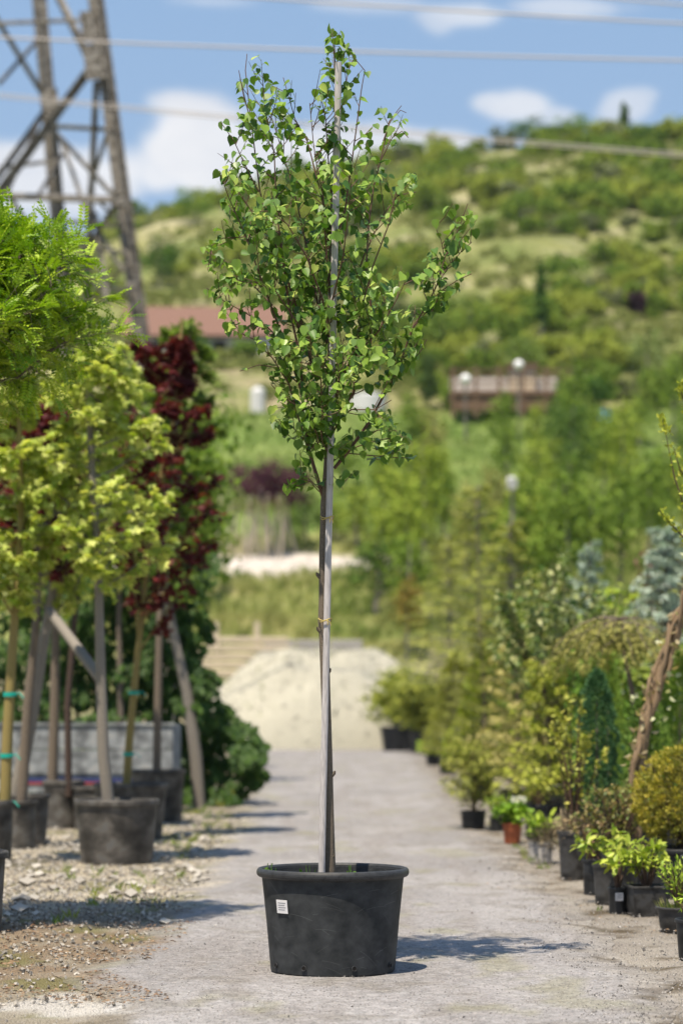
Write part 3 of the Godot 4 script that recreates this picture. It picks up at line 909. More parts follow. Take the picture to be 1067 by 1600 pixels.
func build_slope_plants():
	rng.seed = 402
	var tints := [[Color(0.115, 0.195, 0.03), Color(0.20, 0.28, 0.045)], [Color(0.17, 0.245, 0.032), Color(0.29, 0.35, 0.055)], [Color(0.06, 0.125, 0.03), Color(0.13, 0.20, 0.04)], [Color(0.22, 0.23, 0.07), Color(0.32, 0.32, 0.11)]]
	var protos := []
	var labels := ["mid green young tree in the rows on the slope", "fresh yellow green young tree in the rows on the slope", "dark green young tree in the rows on the slope", "olive yellow young tree in the rows on the slope"]
	for k in 4:
		protos.append(null)
	var count := 0
	for k in 60:
		var px := rnd(540, 1180)
		var py := rnd(690, 985)
		if px < 620 and py < 780: continue
		var p := hit(px, py)
		var kind: int = [0, 1, 2, 0, 1, 3, 1, 0][k % 8]
		var s := rnd(0.75, 1.25)
		if protos[kind] == null:
			protos[kind] = far_tree(labels[kind], "young trees in rows on the slope", p, 2.2, 3.6, tints[kind][0], tints[kind][1], 0.12, "slope_tree", 0.35, 720, 9, 0.17)
		else:
			copy(protos[kind], p, rnd(0, TAU), Vector3(s, s * rnd(0.85, 1.25), s), labels[kind], "young trees in rows on the slope")
		count += 1
	for q in [[585, 960, 2.6, 2.2, 2], [640, 985, 2.4, 2.6, 0], [560, 860, 2.6, 2.4, 1], [600, 800, 2.4, 2.6, 0], [520, 845, 1.6, 1.5, 1], [480, 850, 1.8, 1.9, 2], [690, 860, 2.6, 2.8, 0], [640, 870, 2.4, 2.5, 1], [540, 770, 2.6, 2.0, 0], [455, 845, 1.3, 1.2, 0]]:
		var kk: int = q[4]
		if protos[kk]: copy(protos[kk], hit(q[0], q[1]), rnd(0, TAU), Vector3(q[2] / 2.2, q[3] / 3.0, q[2] / 2.2), labels[kk], "young trees in rows on the slope")
	# purple leaved plums with bare pale stems
	for q in [[400, 868, 80, 140, "purple leaved plum tree with bare pale stems, behind the gravel bank"], [440, 864, 80, 128, "smaller purple leaved plum tree beside the first one, nearer the stake"]]:
		var p := hit(q[0], q[1])
		var k: float = -p.z / F
		var o := thing("plum_tree", q[4], "tree", p, "purple plum trees", 0.0)
		var h: float = q[3] * k
		for j in 5:
			var t := MB.new()
			var b := Vector3(rnd(-0.6, 0.6), -0.1, rnd(-0.4, 0.4))
			t.tube([b, b * 0.7 + Vector3(rnd(-0.2, 0.2), h * 0.35, 0), b * 0.4 + Vector3(0, h * 0.7, 0)], [0.06, 0.05, 0.025], 6)
			part("stem", t, M["pale_bark"], o)
		part("crown", lobed_crown(1300, q[2] * k * 1.5, h * 0.62, h * 0.5, 0.17, Color(0.06, 0.025, 0.04), Color(0.12, 0.05, 0.07), 6), M["far_leaf"], o)
	for j in 9:
		var px := 345.0 + j * 12.0 + rnd(-3, 3)
		var p := hit(px, 872)
		var o := thing("bare_sapling", "bare pale sapling stem in the row behind the gravel bank", "sapling", p, "bare pale saplings")
		var t := MB.new()
		t.tube([Vector3(0, -0.1, 0), Vector3(rnd(-0.15, 0.15), 1.2, 0), Vector3(rnd(-0.35, 0.35), rnd(2.0, 2.7), 0)], [0.055, 0.045, 0.02], 6)
		part("stem", t, M["pale_bark"], o)
		var f := lobed_crown(50, 0.7, 0.8, 1.6, 0.12, Color(0.16, 0.15, 0.07), Color(0.22, 0.22, 0.09), 3)
		part("crown", f, M["far_leaf"], o)
	# tall meadow grass on the bank between heap and slope
	var g := MB.new()
	for j in 9:
		var a := rnd(0, TAU)
		g.blade(Vector3(rnd(-0.12, 0.12), -0.02, rnd(-0.12, 0.12)), Vector3(cos(a) * 0.35, 1, sin(a) * 0.35).normalized(), Vector3(cos(a + 1), 0.3, sin(a + 1)), rnd(0.25, 0.5), 0.035, Color.WHITE)
	var where := []; var tint := []
	for j in 9000:
		var d := rnd(70.0, 128.0)
		var x := rnd(-0.13, 0.15) * d
		var c := land_colour(x, d)
		if c.b > 0.2: continue
		var s := rnd(0.6, 1.3)
		where.append(Transform3D(Basis(Vector3.UP, rnd(0, TAU)).scaled(Vector3(s, s, s)), Vector3(x, land(x, d), -d)))
		var k := rnd(0.85, 1.35)
		tint.append(Color(c.r * k, c.g * k * 1.06, c.b * k * 0.9))
	stuff("meadow_grass", "rough meadow grass covering the bank and slope behind the heap", "grass", g.mesh(), M["far_leaf"], where, tint)

# ---------------------------------------------------------------- pots and potted plants
func pot_shape(rt: float, rb: float, h: float, seg := 40, turn := 0.0, flat := false) -> MB:
	var m := MB.new()
	var lip := rt * 0.045 + 0.004
	var lh := h * 0.085
	m.lathe([[0.0, 0.0], [rb * 0.985, 0.0], [rb, h * 0.012], [rt - lip, h - lh], [rt - lip * 0.1, h - lh * 1.02], [rt, h - lh * 0.75], [rt, h - lh * 0.2], [rt - lip * 0.3, h], [rt - lip * 1.2, h], [rt - lip * 1.5, h - lh * 0.3], [rt - lip * 1.9, h * 0.8]], seg, Color.WHITE, turn, flat, 0.0, h)
	return m

func add_pot(o: Node3D, rt: float, rb: float, h: float, m: Material, square := false):
	var seg := 4 if square else 40
	part("pot", pot_shape(rt, rb, h, seg, PI / 4 if square else 0.0, square), m, o)
	var s := MB.new()
	var r := rt - (rt * 0.045 + 0.004) * 1.55
	s.lathe([[r, h * 0.86], [r * 0.6, h * 0.885], [0.0, h * 0.89]], 20 if not square else 4, Color.WHITE, PI / 4 if square else 0.0)
	part("soil", s, M["soil"], o)

func pot_thing(called: String, label: String, cat: String, pos: Vector3, group: String, rt: float, rb: float, h: float, m: Material, square := false, turn := 0.0) -> Node3D:
	var o := thing(called, label, cat, pos, group, turn)
	add_pot(o, rt, rb, h, m, square)
	return o

func on_curve(pts: Array, t: float) -> Vector3:
	var x := clampf(t, 0, 1) * (pts.size() - 1)
	var k := mini(int(x), pts.size() - 2)
	return (pts[k] as Vector3).lerp(pts[k + 1], x - k)

# trunk through pts (local), limbs out to an ellipsoid; leaf kind "maple", "oval", "pinnate"
func limb_crown(o: Node3D, trunk: Array, tr: float, c: Vector3, rad: Vector3, nl: int, leafk: String, L: float, cols: Array, barkm: Material, leafm: Material, per := 9, lift := 0.35):
	var w := MB.new()
	var radii := []
	for k in trunk.size(): radii.append(lerpf(tr, tr * 0.3, float(k) / (trunk.size() - 1)))
	w.tube(trunk, radii, 9, Color.WHITE, true, 0.05)
	part("trunk", w, barkm, o)
	var b := MB.new(); var f := MB.new()
	var y0: float = c.y - rad.y; var top: float = trunk[-1].y; var base_y: float = trunk[0].y
	for k in nl:
		var u := (k + 0.5) / nl
		var az := k * 2.39996 + rnd(-0.3, 0.3)
		var tt := (lerpf(y0 - rad.y * 0.08, c.y + rad.y * 0.72, u) - base_y) / (top - base_y)
		var s := on_curve(trunk, tt)
		var el := lerpf(-0.55, 1.1, u) + rnd(-0.25, 0.25)
		var e := c + Vector3(cos(az) * cos(el) * rad.x, sin(el) * rad.y, sin(az) * cos(el) * rad.z) * rnd(0.72, 1.04)
		var m1 := s.lerp(e, 0.5) + Vector3(0, -lift * rnd(0.1, 0.4) * rad.y * 0.3, 0) + rvec() * 0.05
		var pts := [s, s.lerp(m1, 0.5) + rvec() * 0.02, m1, m1.lerp(e, 0.55) + rvec() * 0.04, e]
		var bt := minf(tr, 0.034)
		b.tube(pts, [bt * 0.34, bt * 0.27, bt * 0.2, bt * 0.13, bt * 0.06], 5)
		for j in per:
			var q := on_curve(pts, rnd(0.25, 1.0))
			var d := (rvec() + (q - c) / maxf(rad.x, 0.1) * 0.7 + Vector3.UP * 0.3).normalized()
			var tl := rnd(0.12, 0.34) * rad.x
			var q2 := q + d * tl
			b.tube([q, q.lerp(q2, 0.5) + Vector3.UP * 0.01, q2], [bt * 0.07, bt * 0.05, bt * 0.03], 4, Color.WHITE, false)
			if leafk == "pinnate":
				for z in 4:
					pinnate(f, q.lerp(q2, rnd(0.3, 1.0)), (d + rvec() * 0.8 + Vector3.UP * 0.2).normalized(), L * rnd(0.8, 1.2), cols)
			else:
				for z in 5:
					var lp := q.lerp(q2, rnd(0.25, 1.05)) + rvec() * L * 0.35
					var ld := (Vector3(d.x, 0, d.z) + rvec() * 0.8 + Vector3.DOWN * 0.35).normalized()
					var lu := (Vector3.UP + rvec() * 0.55).normalized()
					if leafk == "maple": f.maple(lp, ld, lu, L * rnd(0.75, 1.2), mixed(cols[0], cols[1]))
					else: f.leaf(lp, ld, lu, L * rnd(0.75, 1.2), L * rnd(0.6, 0.8), mixed(cols[0], cols[1]), OVAL)
	part("branches", b, barkm, o)
	part("crown", f, leafm, o)

func pinnate(f: MB, p: Vector3, d: Vector3, L: float, cols: Array):
	var up := (Vector3.UP + rvec() * 0.4).normalized()
	var s := d.cross(up).normalized()
	var nn := s.cross(d).normalized()
	var col := mixed(cols[0], cols[1])
	for k in 6:
		var t := (k + 1.0) / 6.5
		var q := p + d * t * L - nn * (t * t * L * 0.25)
		for sd in [-1.0, 1.0]:
			f.blade(q, (s * sd * 0.9 + d * 0.35 - nn * 0.25).normalized(), nn, L * 0.30, L * 0.15, col)
	f.blade(p + d * L * 0.94 - nn * L * 0.22, d, nn, L * 0.27, L * 0.115, col)

func tie(o: Node3D, p: Vector3, r: float, m: Material, called := "tie"):
	var t := MB.new()
	t.tube([p + Vector3(0, -0.016, 0), p + Vector3(0, 0.016, 0)], [r], 10)
	t.tube([p + Vector3(r * 0.6, 0, r * 0.7), p + Vector3(r * 1.6, 0.01, r * 1.2), p + Vector3(r * 2.2, -0.03, r * 1.2)], [0.005], 4)
	part(called, t, m, o)

func shell_plant(f: MB, n: int, c: Vector3, rad: Vector3, L: float, W: float, cols: Array, jit := 0.6, up := 0.3, fill := 0.3, lump := 0.15):
	var nz := FastNoiseLite.new(); nz.seed = rng.randi() % 1000; nz.frequency = 1.0
	for k in n:
		var d := rvec()
		var rr := pow(rng.randf(), fill) * (1.0 + lump * 2.0 * nz.get_noise_3d(d.x * 2.2, d.y * 2.2, d.z * 2.2)) * rnd(0.93, 1.07)
		var p := c + d * rad * rr
		var o := (d + rvec() * jit + Vector3.UP * up).normalized()
		f.blade(p, o, rvec(), L * rnd(0.7, 1.3), W * rnd(0.7, 1.3), mixed(cols[0], cols[1]))

# leaves carried by stems that leave the soil and arch outward
func stem_plant(o: Node3D, ns: int, h: float, spread: float, y0: float, leaves: int, L: float, W: float, cols: Array, barkm: Material, leafm: Material, arch := 0.3, upright := 0.4, start := 0.2):
	var b := MB.new(); var f := MB.new()
	for k in ns:
		var az := k * 2.39996 + rnd(-0.4, 0.4)
		var r := sqrt((k + 0.6) / ns) * spread * rnd(0.7, 1.1)
		var hh := h * rnd(0.72, 1.05) * (1.0 - 0.25 * r / spread)
		var out := Vector3(cos(az), 0, sin(az))
		var p0 := Vector3(0, y0, 0) + out * r * 0.12
		var pts := [p0, p0 + out * r * 0.25 + Vector3.UP * hh * 0.38 + rvec() * 0.01, p0 + out * r * 0.62 + Vector3.UP * hh * 0.76, p0 + out * r + Vector3.UP * hh * (1.0 - arch * 0.3)]
		b.tube(pts, [0.006 + h * 0.004, 0.005 + h * 0.002, 0.004, 0.002], 4, Color.WHITE, false)
		for j in leaves:
			var t := lerpf(start, 1.02, pow(rng.randf(), 0.75))
			var q := on_curve(pts, t) + rvec() * L * 0.4
			var ld := (rvec() + out * 0.5 + Vector3.UP * upright).normalized()
			if L > 0.05: f.leaf(q, ld, (Vector3.UP + rvec() * 0.6).normalized(), L * rnd(0.7, 1.25), W * rnd(0.8, 1.2), mixed(cols[0], cols[1]), OVAL)
			else: f.blade(q, ld, (Vector3.UP + rvec() * 0.8).normalized(), L * rnd(0.7, 1.3), W * rnd(0.8, 1.2), mixed(cols[0], cols[1]))
	part("stems", b, barkm, o)
	part("crown", f, leafm, o)

# drooping or spreading conifer sprays along branches
func spray_plant(o: Node3D, trunk: Array, tr: float, nb: int, reach0: float, reach1: float, rise: float, droop: float, needles: int, L: float, W: float, cols: Array, barkm: Material, from := 0.15):
	var b := MB.new(); var f := MB.new()
	b.tube(trunk, [tr, tr * 0.8, tr * 0.3], 7)
	part("trunk", b, barkm, o)
	var br := MB.new()
	for k in nb:
		var u := (k + 0.5) / nb
		var s := on_curve(trunk, lerpf(from, 1.0, u))
		var az := k * 2.39996 + rnd(-0.3, 0.3)
		var R := lerpf(reach0, reach1, u) * rnd(0.75, 1.15)
		var out := Vector3(cos(az), 0, sin(az))
		var pts := []
		for j in 5:
			var t := j / 4.0
			pts.append(s + out * R * t + Vector3.UP * (rise * R * t - droop * R * t * t) + rvec() * 0.012 * j)
		br.tube(pts, [tr * 0.3, tr * 0.22, tr * 0.15, tr * 0.1, tr * 0.04], 4, Color.WHITE, false)
		for j in needles:
			var t := rnd(0.12, 1.03)
			var q := on_curve(pts, t)
			var side := out.cross(Vector3.UP) * rnd(-1, 1)
			var sp := R * 0.3 * (1.0 - t * 0.7)
			q += side * sp + Vector3.UP * rnd(-0.03, 0.03) - Vector3.UP * droop * sp * absf(rnd(0, 0.8))
			f.blade(q, (out * 0.8 + side * 0.7 + rvec() * 0.55 - Vector3.UP * droop * 0.5).normalized(), (Vector3.UP + rvec() * 0.5).normalized(), L * rnd(0.7, 1.3), W, mixed(cols[0], cols[1]))
	part("branches", br, barkm, o)
	part("crown", f, M["needle"], o)

func build_yard_left():
	rng.seed = 5001
	var gold := [Color(0.30, 0.42, 0.045), Color(0.72, 0.76, 0.25)]
	var red := [Color(0.055, 0.011, 0.016), Color(0.165, 0.026, 0.028)]
	var green := [Color(0.10, 0.19, 0.025), Color(0.22, 0.31, 0.05)]
	var lime := [Color(0.15, 0.28, 0.018), Color(0.42, 0.55, 0.03)]
	var grp := "potted trees along the yard side of the path"
	# name, label, base px py, rim px, bottom px, height px, trunk points px, trunk radius, crown box px x0 y0 x1 y1, colours, limbs
	var list := [
		["potted_maple", "golden maple in a wide dusty black pot, front of the potted trees", 183, 1352, 134, 112, 100, [[172, 1262], [162, 1180], [158, 1050], [154, 900], [146, 780], [140, 640], [138, 560]], 0.048, [50, 530, 275, 965], gold, 34, "grey_bark", 0.1],
		["potted_red_maple", "dark red leaved maple with teal ties round its spotted trunk", 205, 1312, 118, 96, 86, [[197, 1236], [203, 1150], [212, 1060], [222, 960], [240, 800], [275, 640], [283, 530]], 0.038, [180, 505, 345, 975], red, 30, "yellow_cane", 0.098],
		["potted_tree", "green leaved tree in a tall black pot beside the dark hedge", 247, 1286, 88, 74, 82, [[245, 1208], [247, 1100], [250, 960], [262, 800], [278, 640], [285, 540]], 0.044, [205, 482, 352, 900], green, 32, "bark", 0.098],
		["potted_tree", "tree with yellowish teal tied cane trunk at the frame's edge", -22, 1352, 92, 80, 100, [[8, 1262], [12, 1150], [20, 1020], [26, 930], [34, 800], [30, 640]], 0.045, [-70, 590, 90, 985], gold, 24, "yellow_cane", 0.098],
		["potted_tree", "tree with pale leaning trunk in a black pot, second from the edge", 44, 1322, 70, 56, 80, [[22, 1248], [48, 1130], [66, 1020], [82, 930], [90, 800], [95, 640]], 0.062, [10, 580, 175, 970], gold, 24, "grey_bark", 0.1],
		["potted_red_maple", "red leaved maple almost hidden behind the golden crowns", 30, 1328, 60, 50, 76, [[34, 1256], [44, 1100], [58, 970], [62, 800], [58, 660]], 0.045, [-40, 610, 150, 950], red, 24, "bark", 0.098],
		["potted_tree", "tree with brown upright trunk in the second row of pots", 100, 1296, 66, 58, 76, [[82, 1226], [86, 1100], [88, 960], [92, 800], [96, 640]], 0.052, [20, 600, 170, 960], gold, 20, "bark", 0.098],
		["potted_tree", "slim dark trunked tree just behind the golden maple's trunk", 160, 1298, 96, 84, 68, [[108, 1228], [106, 1100], [118, 960], [130, 800], [140, 660]], 0.036, [60, 640, 220, 980], gold, 18, "dark_bark", 0.098],
		["potted_tree", "tree with straight dark trunk between golden and red maple", 188, 1262, 70, 60, 66, [[190, 1200], [189, 1100], [186, 960], [190, 800], [196, 660]], 0.042, [120, 560, 280, 960], green, 20, "bark", 0.098],
	]
	for q in list:
		var base := on_ground(q[2], q[3])
		var d: float = -base.z + q[4] / F * -base.z * 0.4
		base = Vector3((q[2] - 533.5) / F * d, 0.0, -d)
		var k: float = d / F
		var o := pot_thing(q[0], q[1], "potted tree", base, grp, q[4] * k * 0.5, q[5] * k * 0.5, q[6] * k, M["dusty_pot"] if q[3] != 1296 else M["weathered_board"])
		o.get_child(0).material_override = M["dusty_pot"]
		var tr := []
		for t in q[7]: tr.append(at(t[0], t[1], d) - base + Vector3(0, 0, 0))
		tr[0].y = minf(tr[0].y, q[6] * k * 0.88) - 0.05
		tr.append(tr[-1] + (tr[-1] - tr[-2]) * 0.3)
		var bx: Array = q[9]
		var c := at((bx[0] + bx[2]) / 2.0, (bx[1] + bx[3]) / 2.0, d) - base
		var rad := Vector3((bx[2] - bx[0]) * k * 0.5, (bx[3] - bx[1]) * k * 0.5, (bx[2] - bx[0]) * k * 0.5)
		limb_crown(o, tr, q[8], c, rad, q[11], "maple", q[13] * 0.70, q[10], M[q[12]], M["soft_leaf"], 21)
		if q[12] == "yellow_cane":
			for py in [1247.0, 1182.0, 1082.0]:
				var w := at(200 if q[2] > 100 else 10, py, d) - base
				var near: Vector3 = tr[0]
				for z in 40:
					var e := on_curve(tr, z / 40.0)
					if absf(e.y - w.y) < absf(near.y - w.y): near = e
				tie(o, near, 0.05, M["teal_tie"])
	# honey locust reaching in from the side, its trunk outside the frame
	var lo := pot_thing("honey_locust", "bright green feathery leaved tree reaching in from the frame's edge", "potted tree", Vector3(-2.02, 0, -12.5), grp, 0.3, 0.26, 0.42, M["dusty_pot"])
	limb_crown(lo, [Vector3(0, 0.33, 0), Vector3(0.02, 1.2, 0), Vector3(-0.02, 2.1, 0), Vector3(0.05, 2.9, 0), Vector3(0.02, 3.6, 0)], 0.03, Vector3(-0.02, 3.2, 0), Vector3(0.80, 0.52, 0.80), 76, "pinnate", 0.1, lime, M["bark"], M["locust_leaf"], 24)
	# leaning pale trunk and a prop
	var lt := thing("leaning_trunk", "pale grey leaning trunk in front of the dark hedge", "tree", on_ground(312, 1262), grp)
	var ld := -lt.position.z
	var tp := []
	for t in [[312, 1265], [306, 1180], [292, 1080], [276, 1010], [264, 950], [255, 880]]: tp.append(at(t[0], t[1], ld) - lt.position)
	var tm := MB.new(); tm.tube(tp, [0.075, 0.07, 0.062, 0.055, 0.05, 0.04], 8, Color.WHITE, true, 0.06); part("trunk", tm, M["grey_bark"], lt)
	var lc := lobed_crown(500, 1.1, 1.6, 1.9, 0.09, green[0], green[1], 6); 
	var lcp := part("crown", lc, M["soft_leaf"], lt); lcp.position = Vector3(tp[-1].x, 0.2, 0)
	var pr := thing("wooden_prop", "pale diagonal wooden strut braced between two of the potted tree trunks", "pole", Vector3.ZERO)
	var pm := MB.new(); pm.tube([at(78, 955, 19.75), at(118, 1008, 18.9), at(159, 1063, 18.03)], [0.042, 0.042, 0.042], 8); part("pole", pm, M["grey_bark"], pr)
	# low cart body behind the pots
	var cx := at(125, 1180, 26.0)
	var ct := thing("cart_body", "weathered grey low cart body with blue and red stripe behind pots", "cart", Vector3(cx.x, 0, cx.z))
	for k in 2: 
		var m := MB.new(); m.box(Vector3(0, 0.43 + 0.26 * (k + 0.5), 0), Vector3(2.0, 0.25, 0.05), Basis.IDENTITY, Color.WHITE); part("side_board", m, M["weathered_board"], ct)
		var e := MB.new(); e.box(Vector3(0.985 * (k * 2 - 1), 0.69, -0.65), Vector3(0.04, 0.52, 1.22), Basis.IDENTITY, Color.WHITE); part("end_board", e, M["weathered_board"], ct)
	wall_box(ct, "floor", Vector3(0, 0.40, -0.65), Vector3(2.0, 0.06, 1.3), M["weathered_board"])
	wall_box(ct, "blue_stripe", Vector3(0.1, 0.365, 0.03), Vector3(1.8, 0.045, 0.012), M["blue_paint"])
	wall_box(ct, "red_stripe", Vector3(0.1, 0.33, 0.03), Vector3(1.8, 0.025, 0.012), M["red_paint"])
	wall_box(ct, "skirt", Vector3(0, 0.30, 0), Vector3(1.96, 0.14, 0.045), M["weathered_board"])
	for x in [-0.8, 0.75]:
		for z in [-0.2, -1.1]: wall_box(ct, "leg", Vector3(x, 0.12, z), Vector3(0.1, 0.26, 0.1), M["dark_void"])
	wall_box(ct, "rail", Vector3(0, 0.965, 0), Vector3(2.04, 0.03, 0.09), M["weathered_board"])
	# dark climbing hedge
	var he := thing("ivy_hedge", "tall dark green climbing hedge behind the potted trees", "hedge", Vector3(-2.6, 0, -28.2))
	var hb := MB.new(); var hf := MB.new()
	for k in 10:
		var x := -2.0 + k * 0.29
		hb.tube([Vector3(x, -0.02, rnd(-0.4, 0.2)), Vector3(x + rnd(-0.1, 0.1), 1.3, -0.1), Vector3(x + rnd(-0.2, 0.2), 2.6, -0.1)], [0.03, 0.025, 0.012], 5)
	part("stems", hb, M["dark_bark"], he)
	var dg := [Color(0.022, 0.062, 0.014), Color(0.075, 0.15, 0.022)]
	var hz := FastNoiseLite.new(); hz.seed = 66; hz.frequency = 0.9; hz.fractal_octaves = 3
	for k in 15000:
		var y := rnd(0.02, 2.95)
		var edge := 1.28 + 0.16 * sin(y * 2.1 + 0.6) - 0.05 * y + (0.34 * exp(-pow((y - 0.65) / 0.4, 2.0))) + hz.get_noise_2d(y * 2.0, 5.0) * 0.25
		var x := lerpf(-2.1, edge, pow(rng.randf(), 0.7))
		var front := 0.35 + hz.get_noise_2d(x * 1.4, y * 1.4) * 0.75
		var z := front - absf(rng.randfn(0, 0.28))
		if hz.get_noise_3d(x * 2.5, y * 2.5, z * 2.5) < -0.16: continue
		var p := Vector3(x, y, z)
		hf.leaf(p, (Vector3(rnd(-0.6, 0.6), -0.8, rnd(0, 0.7))).normalized(), (Vector3(0, 0.6, 1) + rvec() * 0.6).normalized(), rnd(0.06, 0.11), rnd(0.05, 0.08), mixed(dg[0], dg[1]), OVAL)
	part("foliage", hf, M["soft_leaf"], he)
	# two taller trees behind the hedge, whose shade falls across the far path
	for q in [[-2.62, 36.0, 6.2], [-3.1, 43.5, 7.2], [-3.7, 51.0, 8.0]]:
		far_tree(["green tree behind the hedge, glimpsed between the maple crowns", "second green tree behind the hedge, further back", "third green tree behind the hedge, furthest back"][int((q[1] - 35.0) / 7.9)], "trees behind the hedge", Vector3(q[0], 0, -q[1]), 2.7, q[2], green[0], green[1], 0.42, "yard_tree", 0.1, 2200, 9, 0.15)

func spot(px: float, d: float) -> Vector3:
	return Vector3((px - 533.5) / F * d, 0.0, -d)

func build_yard_right():
	rng.seed = 6001
	var grp := "potted plants along the shrub side of the path"
	var yel := [Color(0.20, 0.25, 0.03), Color(0.40, 0.42, 0.07)]
	var lim := [Color(0.16, 0.27, 0.025), Color(0.33, 0.42, 0.05)]
	var oli := [Color(0.11, 0.135, 0.03), Color(0.27, 0.28, 0.06)]
	var bei := [Color(0.32, 0.30, 0.10), Color(0.50, 0.45, 0.21)]
	var grn := [Color(0.05, 0.11, 0.02), Color(0.13, 0.21, 0.035)]
	var drk := [Color(0.028, 0.07, 0.018), Color(0.07, 0.13, 0.03)]
	var blu := [Color(0.025, 0.085, 0.035), Color(0.10, 0.21, 0.085)]
	var ice := [Color(0.25, 0.33, 0.31), Color(0.46, 0.53, 0.51)]
	for list in [yel, lim, oli, bei, grn, ice]:
		for k in 2: list[k] = Color(list[k].r * 1.3, list[k].g * 1.28, list[k].b * 1.2)
	var pot: Material = M["pot_plastic"]; var dus: Material = M["used_pot"]
	var o: Node3D
	var f: MB
	# nearest corner
	o = pot_thing("small_pot", "narrow black pot cut off by the corner of the frame", "plant pot", spot(1082, 11.15), grp, 0.085, 0.065, 0.19, pot)
	stem_plant(o, 9, 0.22, 0.1, 0.15, 9, 0.035, 0.012, lim, M["twig"], M["shrub_leaf"])
	o = pot_thing("potted_grass", "fine upright green plant in a shallow grey bowl pot", "potted plant", spot(1062, 12.55), grp, 0.13, 0.10, 0.13, dus)
	stem_plant(o, 26, 0.30, 0.13, 0.10, 16, 0.032, 0.012, lim, M["twig"], M["shrub_leaf"], 0.2, 0.9, 0.1)
	var gb := MB.new()
	for k in 260:
		var a := rnd(0, TAU)
		gb.blade(Vector3(cos(a), 0, sin(a)) * rnd(0, 0.115) + Vector3(0, 0.105, 0), Vector3(cos(a) * 0.6, 1, sin(a) * 0.6).normalized(), rvec(), rnd(0.03, 0.08), 0.005, mixed(Color(0.30, 0.28, 0.10), Color(0.25, 0.36, 0.06)))
	part("grass_tuft", gb, M["leaf"], o)
	o = pot_thing("square_pot", "square grey pot of bright yellow green leaves, nearest pair of pots", "potted plant", spot(1010, 13.5), grp, 0.155, 0.13, 0.17, dus, true, 0.12)
	stem_plant(o, 16, 0.30, 0.16, 0.15, 13, 0.055, 0.026, [Color(0.24, 0.34, 0.03), Color(0.42, 0.47, 0.06)], M["twig"], M["shrub_leaf"], 0.4, 0.35, 0.35)
	o = pot_thing("small_pot", "small black pot with white label in front of the grey pots", "potted plant", spot(965, 13.6), grp, 0.062, 0.05, 0.15, pot)
	stem_plant(o, 8, 0.30, 0.12, 0.13, 10, 0.055, 0.028, [Color(0.24, 0.34, 0.03), Color(0.42, 0.47, 0.06)], M["twig"], M["shrub_leaf"], 0.5, 0.3, 0.5)
	paper(o, Vector3(0.0, 0.10, 0.0605), 0.045, 0.045, 0.15)
	o = pot_thing("round_pot", "dusty grey pot holding a leafy yellow green shrublet", "potted plant", spot(950, 14.3), grp, 0.098, 0.078, 0.24, dus)
	stem_plant(o, 14, 0.26, 0.24, 0.2, 13, 0.06, 0.028, [Color(0.22, 0.33, 0.03), Color(0.42, 0.46, 0.07)], M["twig"], M["shrub_leaf"], 0.6, 0.3, 0.4)
	o = pot_thing("round_pot", "tall black pot with small label holding a reddish tipped shrub", "potted plant", spot(926, 15.0), grp, 0.07, 0.058, 0.22, pot)
	stem_plant(o, 20, 0.40, 0.17, 0.18, 16, 0.034, 0.018, [Color(0.12, 0.17, 0.035), Color(0.26, 0.17, 0.07)], M["twig"], M["shrub_leaf"], 0.2, 0.5, 0.3)
	paper(o, Vector3(0.02, 0.13, 0.066), 0.02, 0.04, 0.3)
	o = pot_thing("potted_shrub", "reddish green twiggy shrub in a dark pot before the dwarf spruce", "potted plant", spot(968, 15.6), grp, 0.13, 0.11, 0.26, pot)
	stem_plant(o, 38, 0.52, 0.27, 0.22, 22, 0.034, 0.018, [Color(0.12, 0.20, 0.035), Color(0.30, 0.21, 0.075)], M["twig"], M["shrub_leaf"], 0.2, 0.5, 0.25)
	# golden ball in wide pot
	o = pot_thing("box_ball", "clipped golden brown ball shrub in a wide black pot", "potted plant", spot(1076, 14.9), grp, 0.335, 0.29, 0.30, pot)
	f = MB.new()
	shell_plant(f, 4500, Vector3(0, 0.59, 0), Vector3(0.30, 0.28, 0.30), 0.03, 0.014, [Color(0.12, 0.13, 0.025), Color(0.30, 0.26, 0.06)], 0.9, 0.3, 0.3, 0.09)
	for k in 620:
		var dd := rvec()
		if dd.y < -0.75: continue
		var c := Vector3(0, 0.59, 0) + dd * Vector3(0.33, 0.315, 0.33) * rnd(0.93, 1.06)
		var tone := rng.randf()
		for z in 16:
			var q := (dd * 0.7 + Vector3.UP * 0.5 + rvec() * 0.9).normalized()
			f.blade(c + rvec() * 0.014, q, rvec(), rnd(0.016, 0.032), 0.011, mixed(Color(0.22, 0.24, 0.03), Color(0.58, 0.49, 0.09), clampf(tone + rnd(-0.25, 0.25), 0, 1)))
	part("crown", f, M["soft_leaf"], o)
	var tb := MB.new()
	for k in 14:
		var a := k * 2.4
		tb.tube([Vector3(0, 0.22, 0), Vector3(cos(a) * 0.1, 0.42, sin(a) * 0.1), Vector3(cos(a) * 0.26, 0.62 + 0.02 * k, sin(a) * 0.26)], [0.013, 0.01, 0.004], 5)
	part("branches", tb, M["twig"], o)
	# big pot with slim shrub
	o = pot_thing("tall_pot_shrub", "slim yellow green shrub in a tall dusty black pot by the path", "potted plant", spot(897, 16.25), grp, 0.118, 0.092, 0.33, dus)
	stem_plant(o, 13, 1.02, 0.22, 0.28, 46, 0.042, 0.024, [Color(0.24, 0.29, 0.04), Color(0.48, 0.45, 0.08)], M["twig"], M["shrub_leaf"], 0.2, 0.4, 0.25)
	f = MB.new()
	shell_plant(f, 500, Vector3(-0.04, 0.36, 0.02), Vector3(0.1, 0.09, 0.1), 0.05, 0.006, [Color(0.25, 0.2, 0.12), Color(0.38, 0.31, 0.2)], 1.0, 0.3, 0.6)
	part("dry_tuft", f, M["plain"], o)
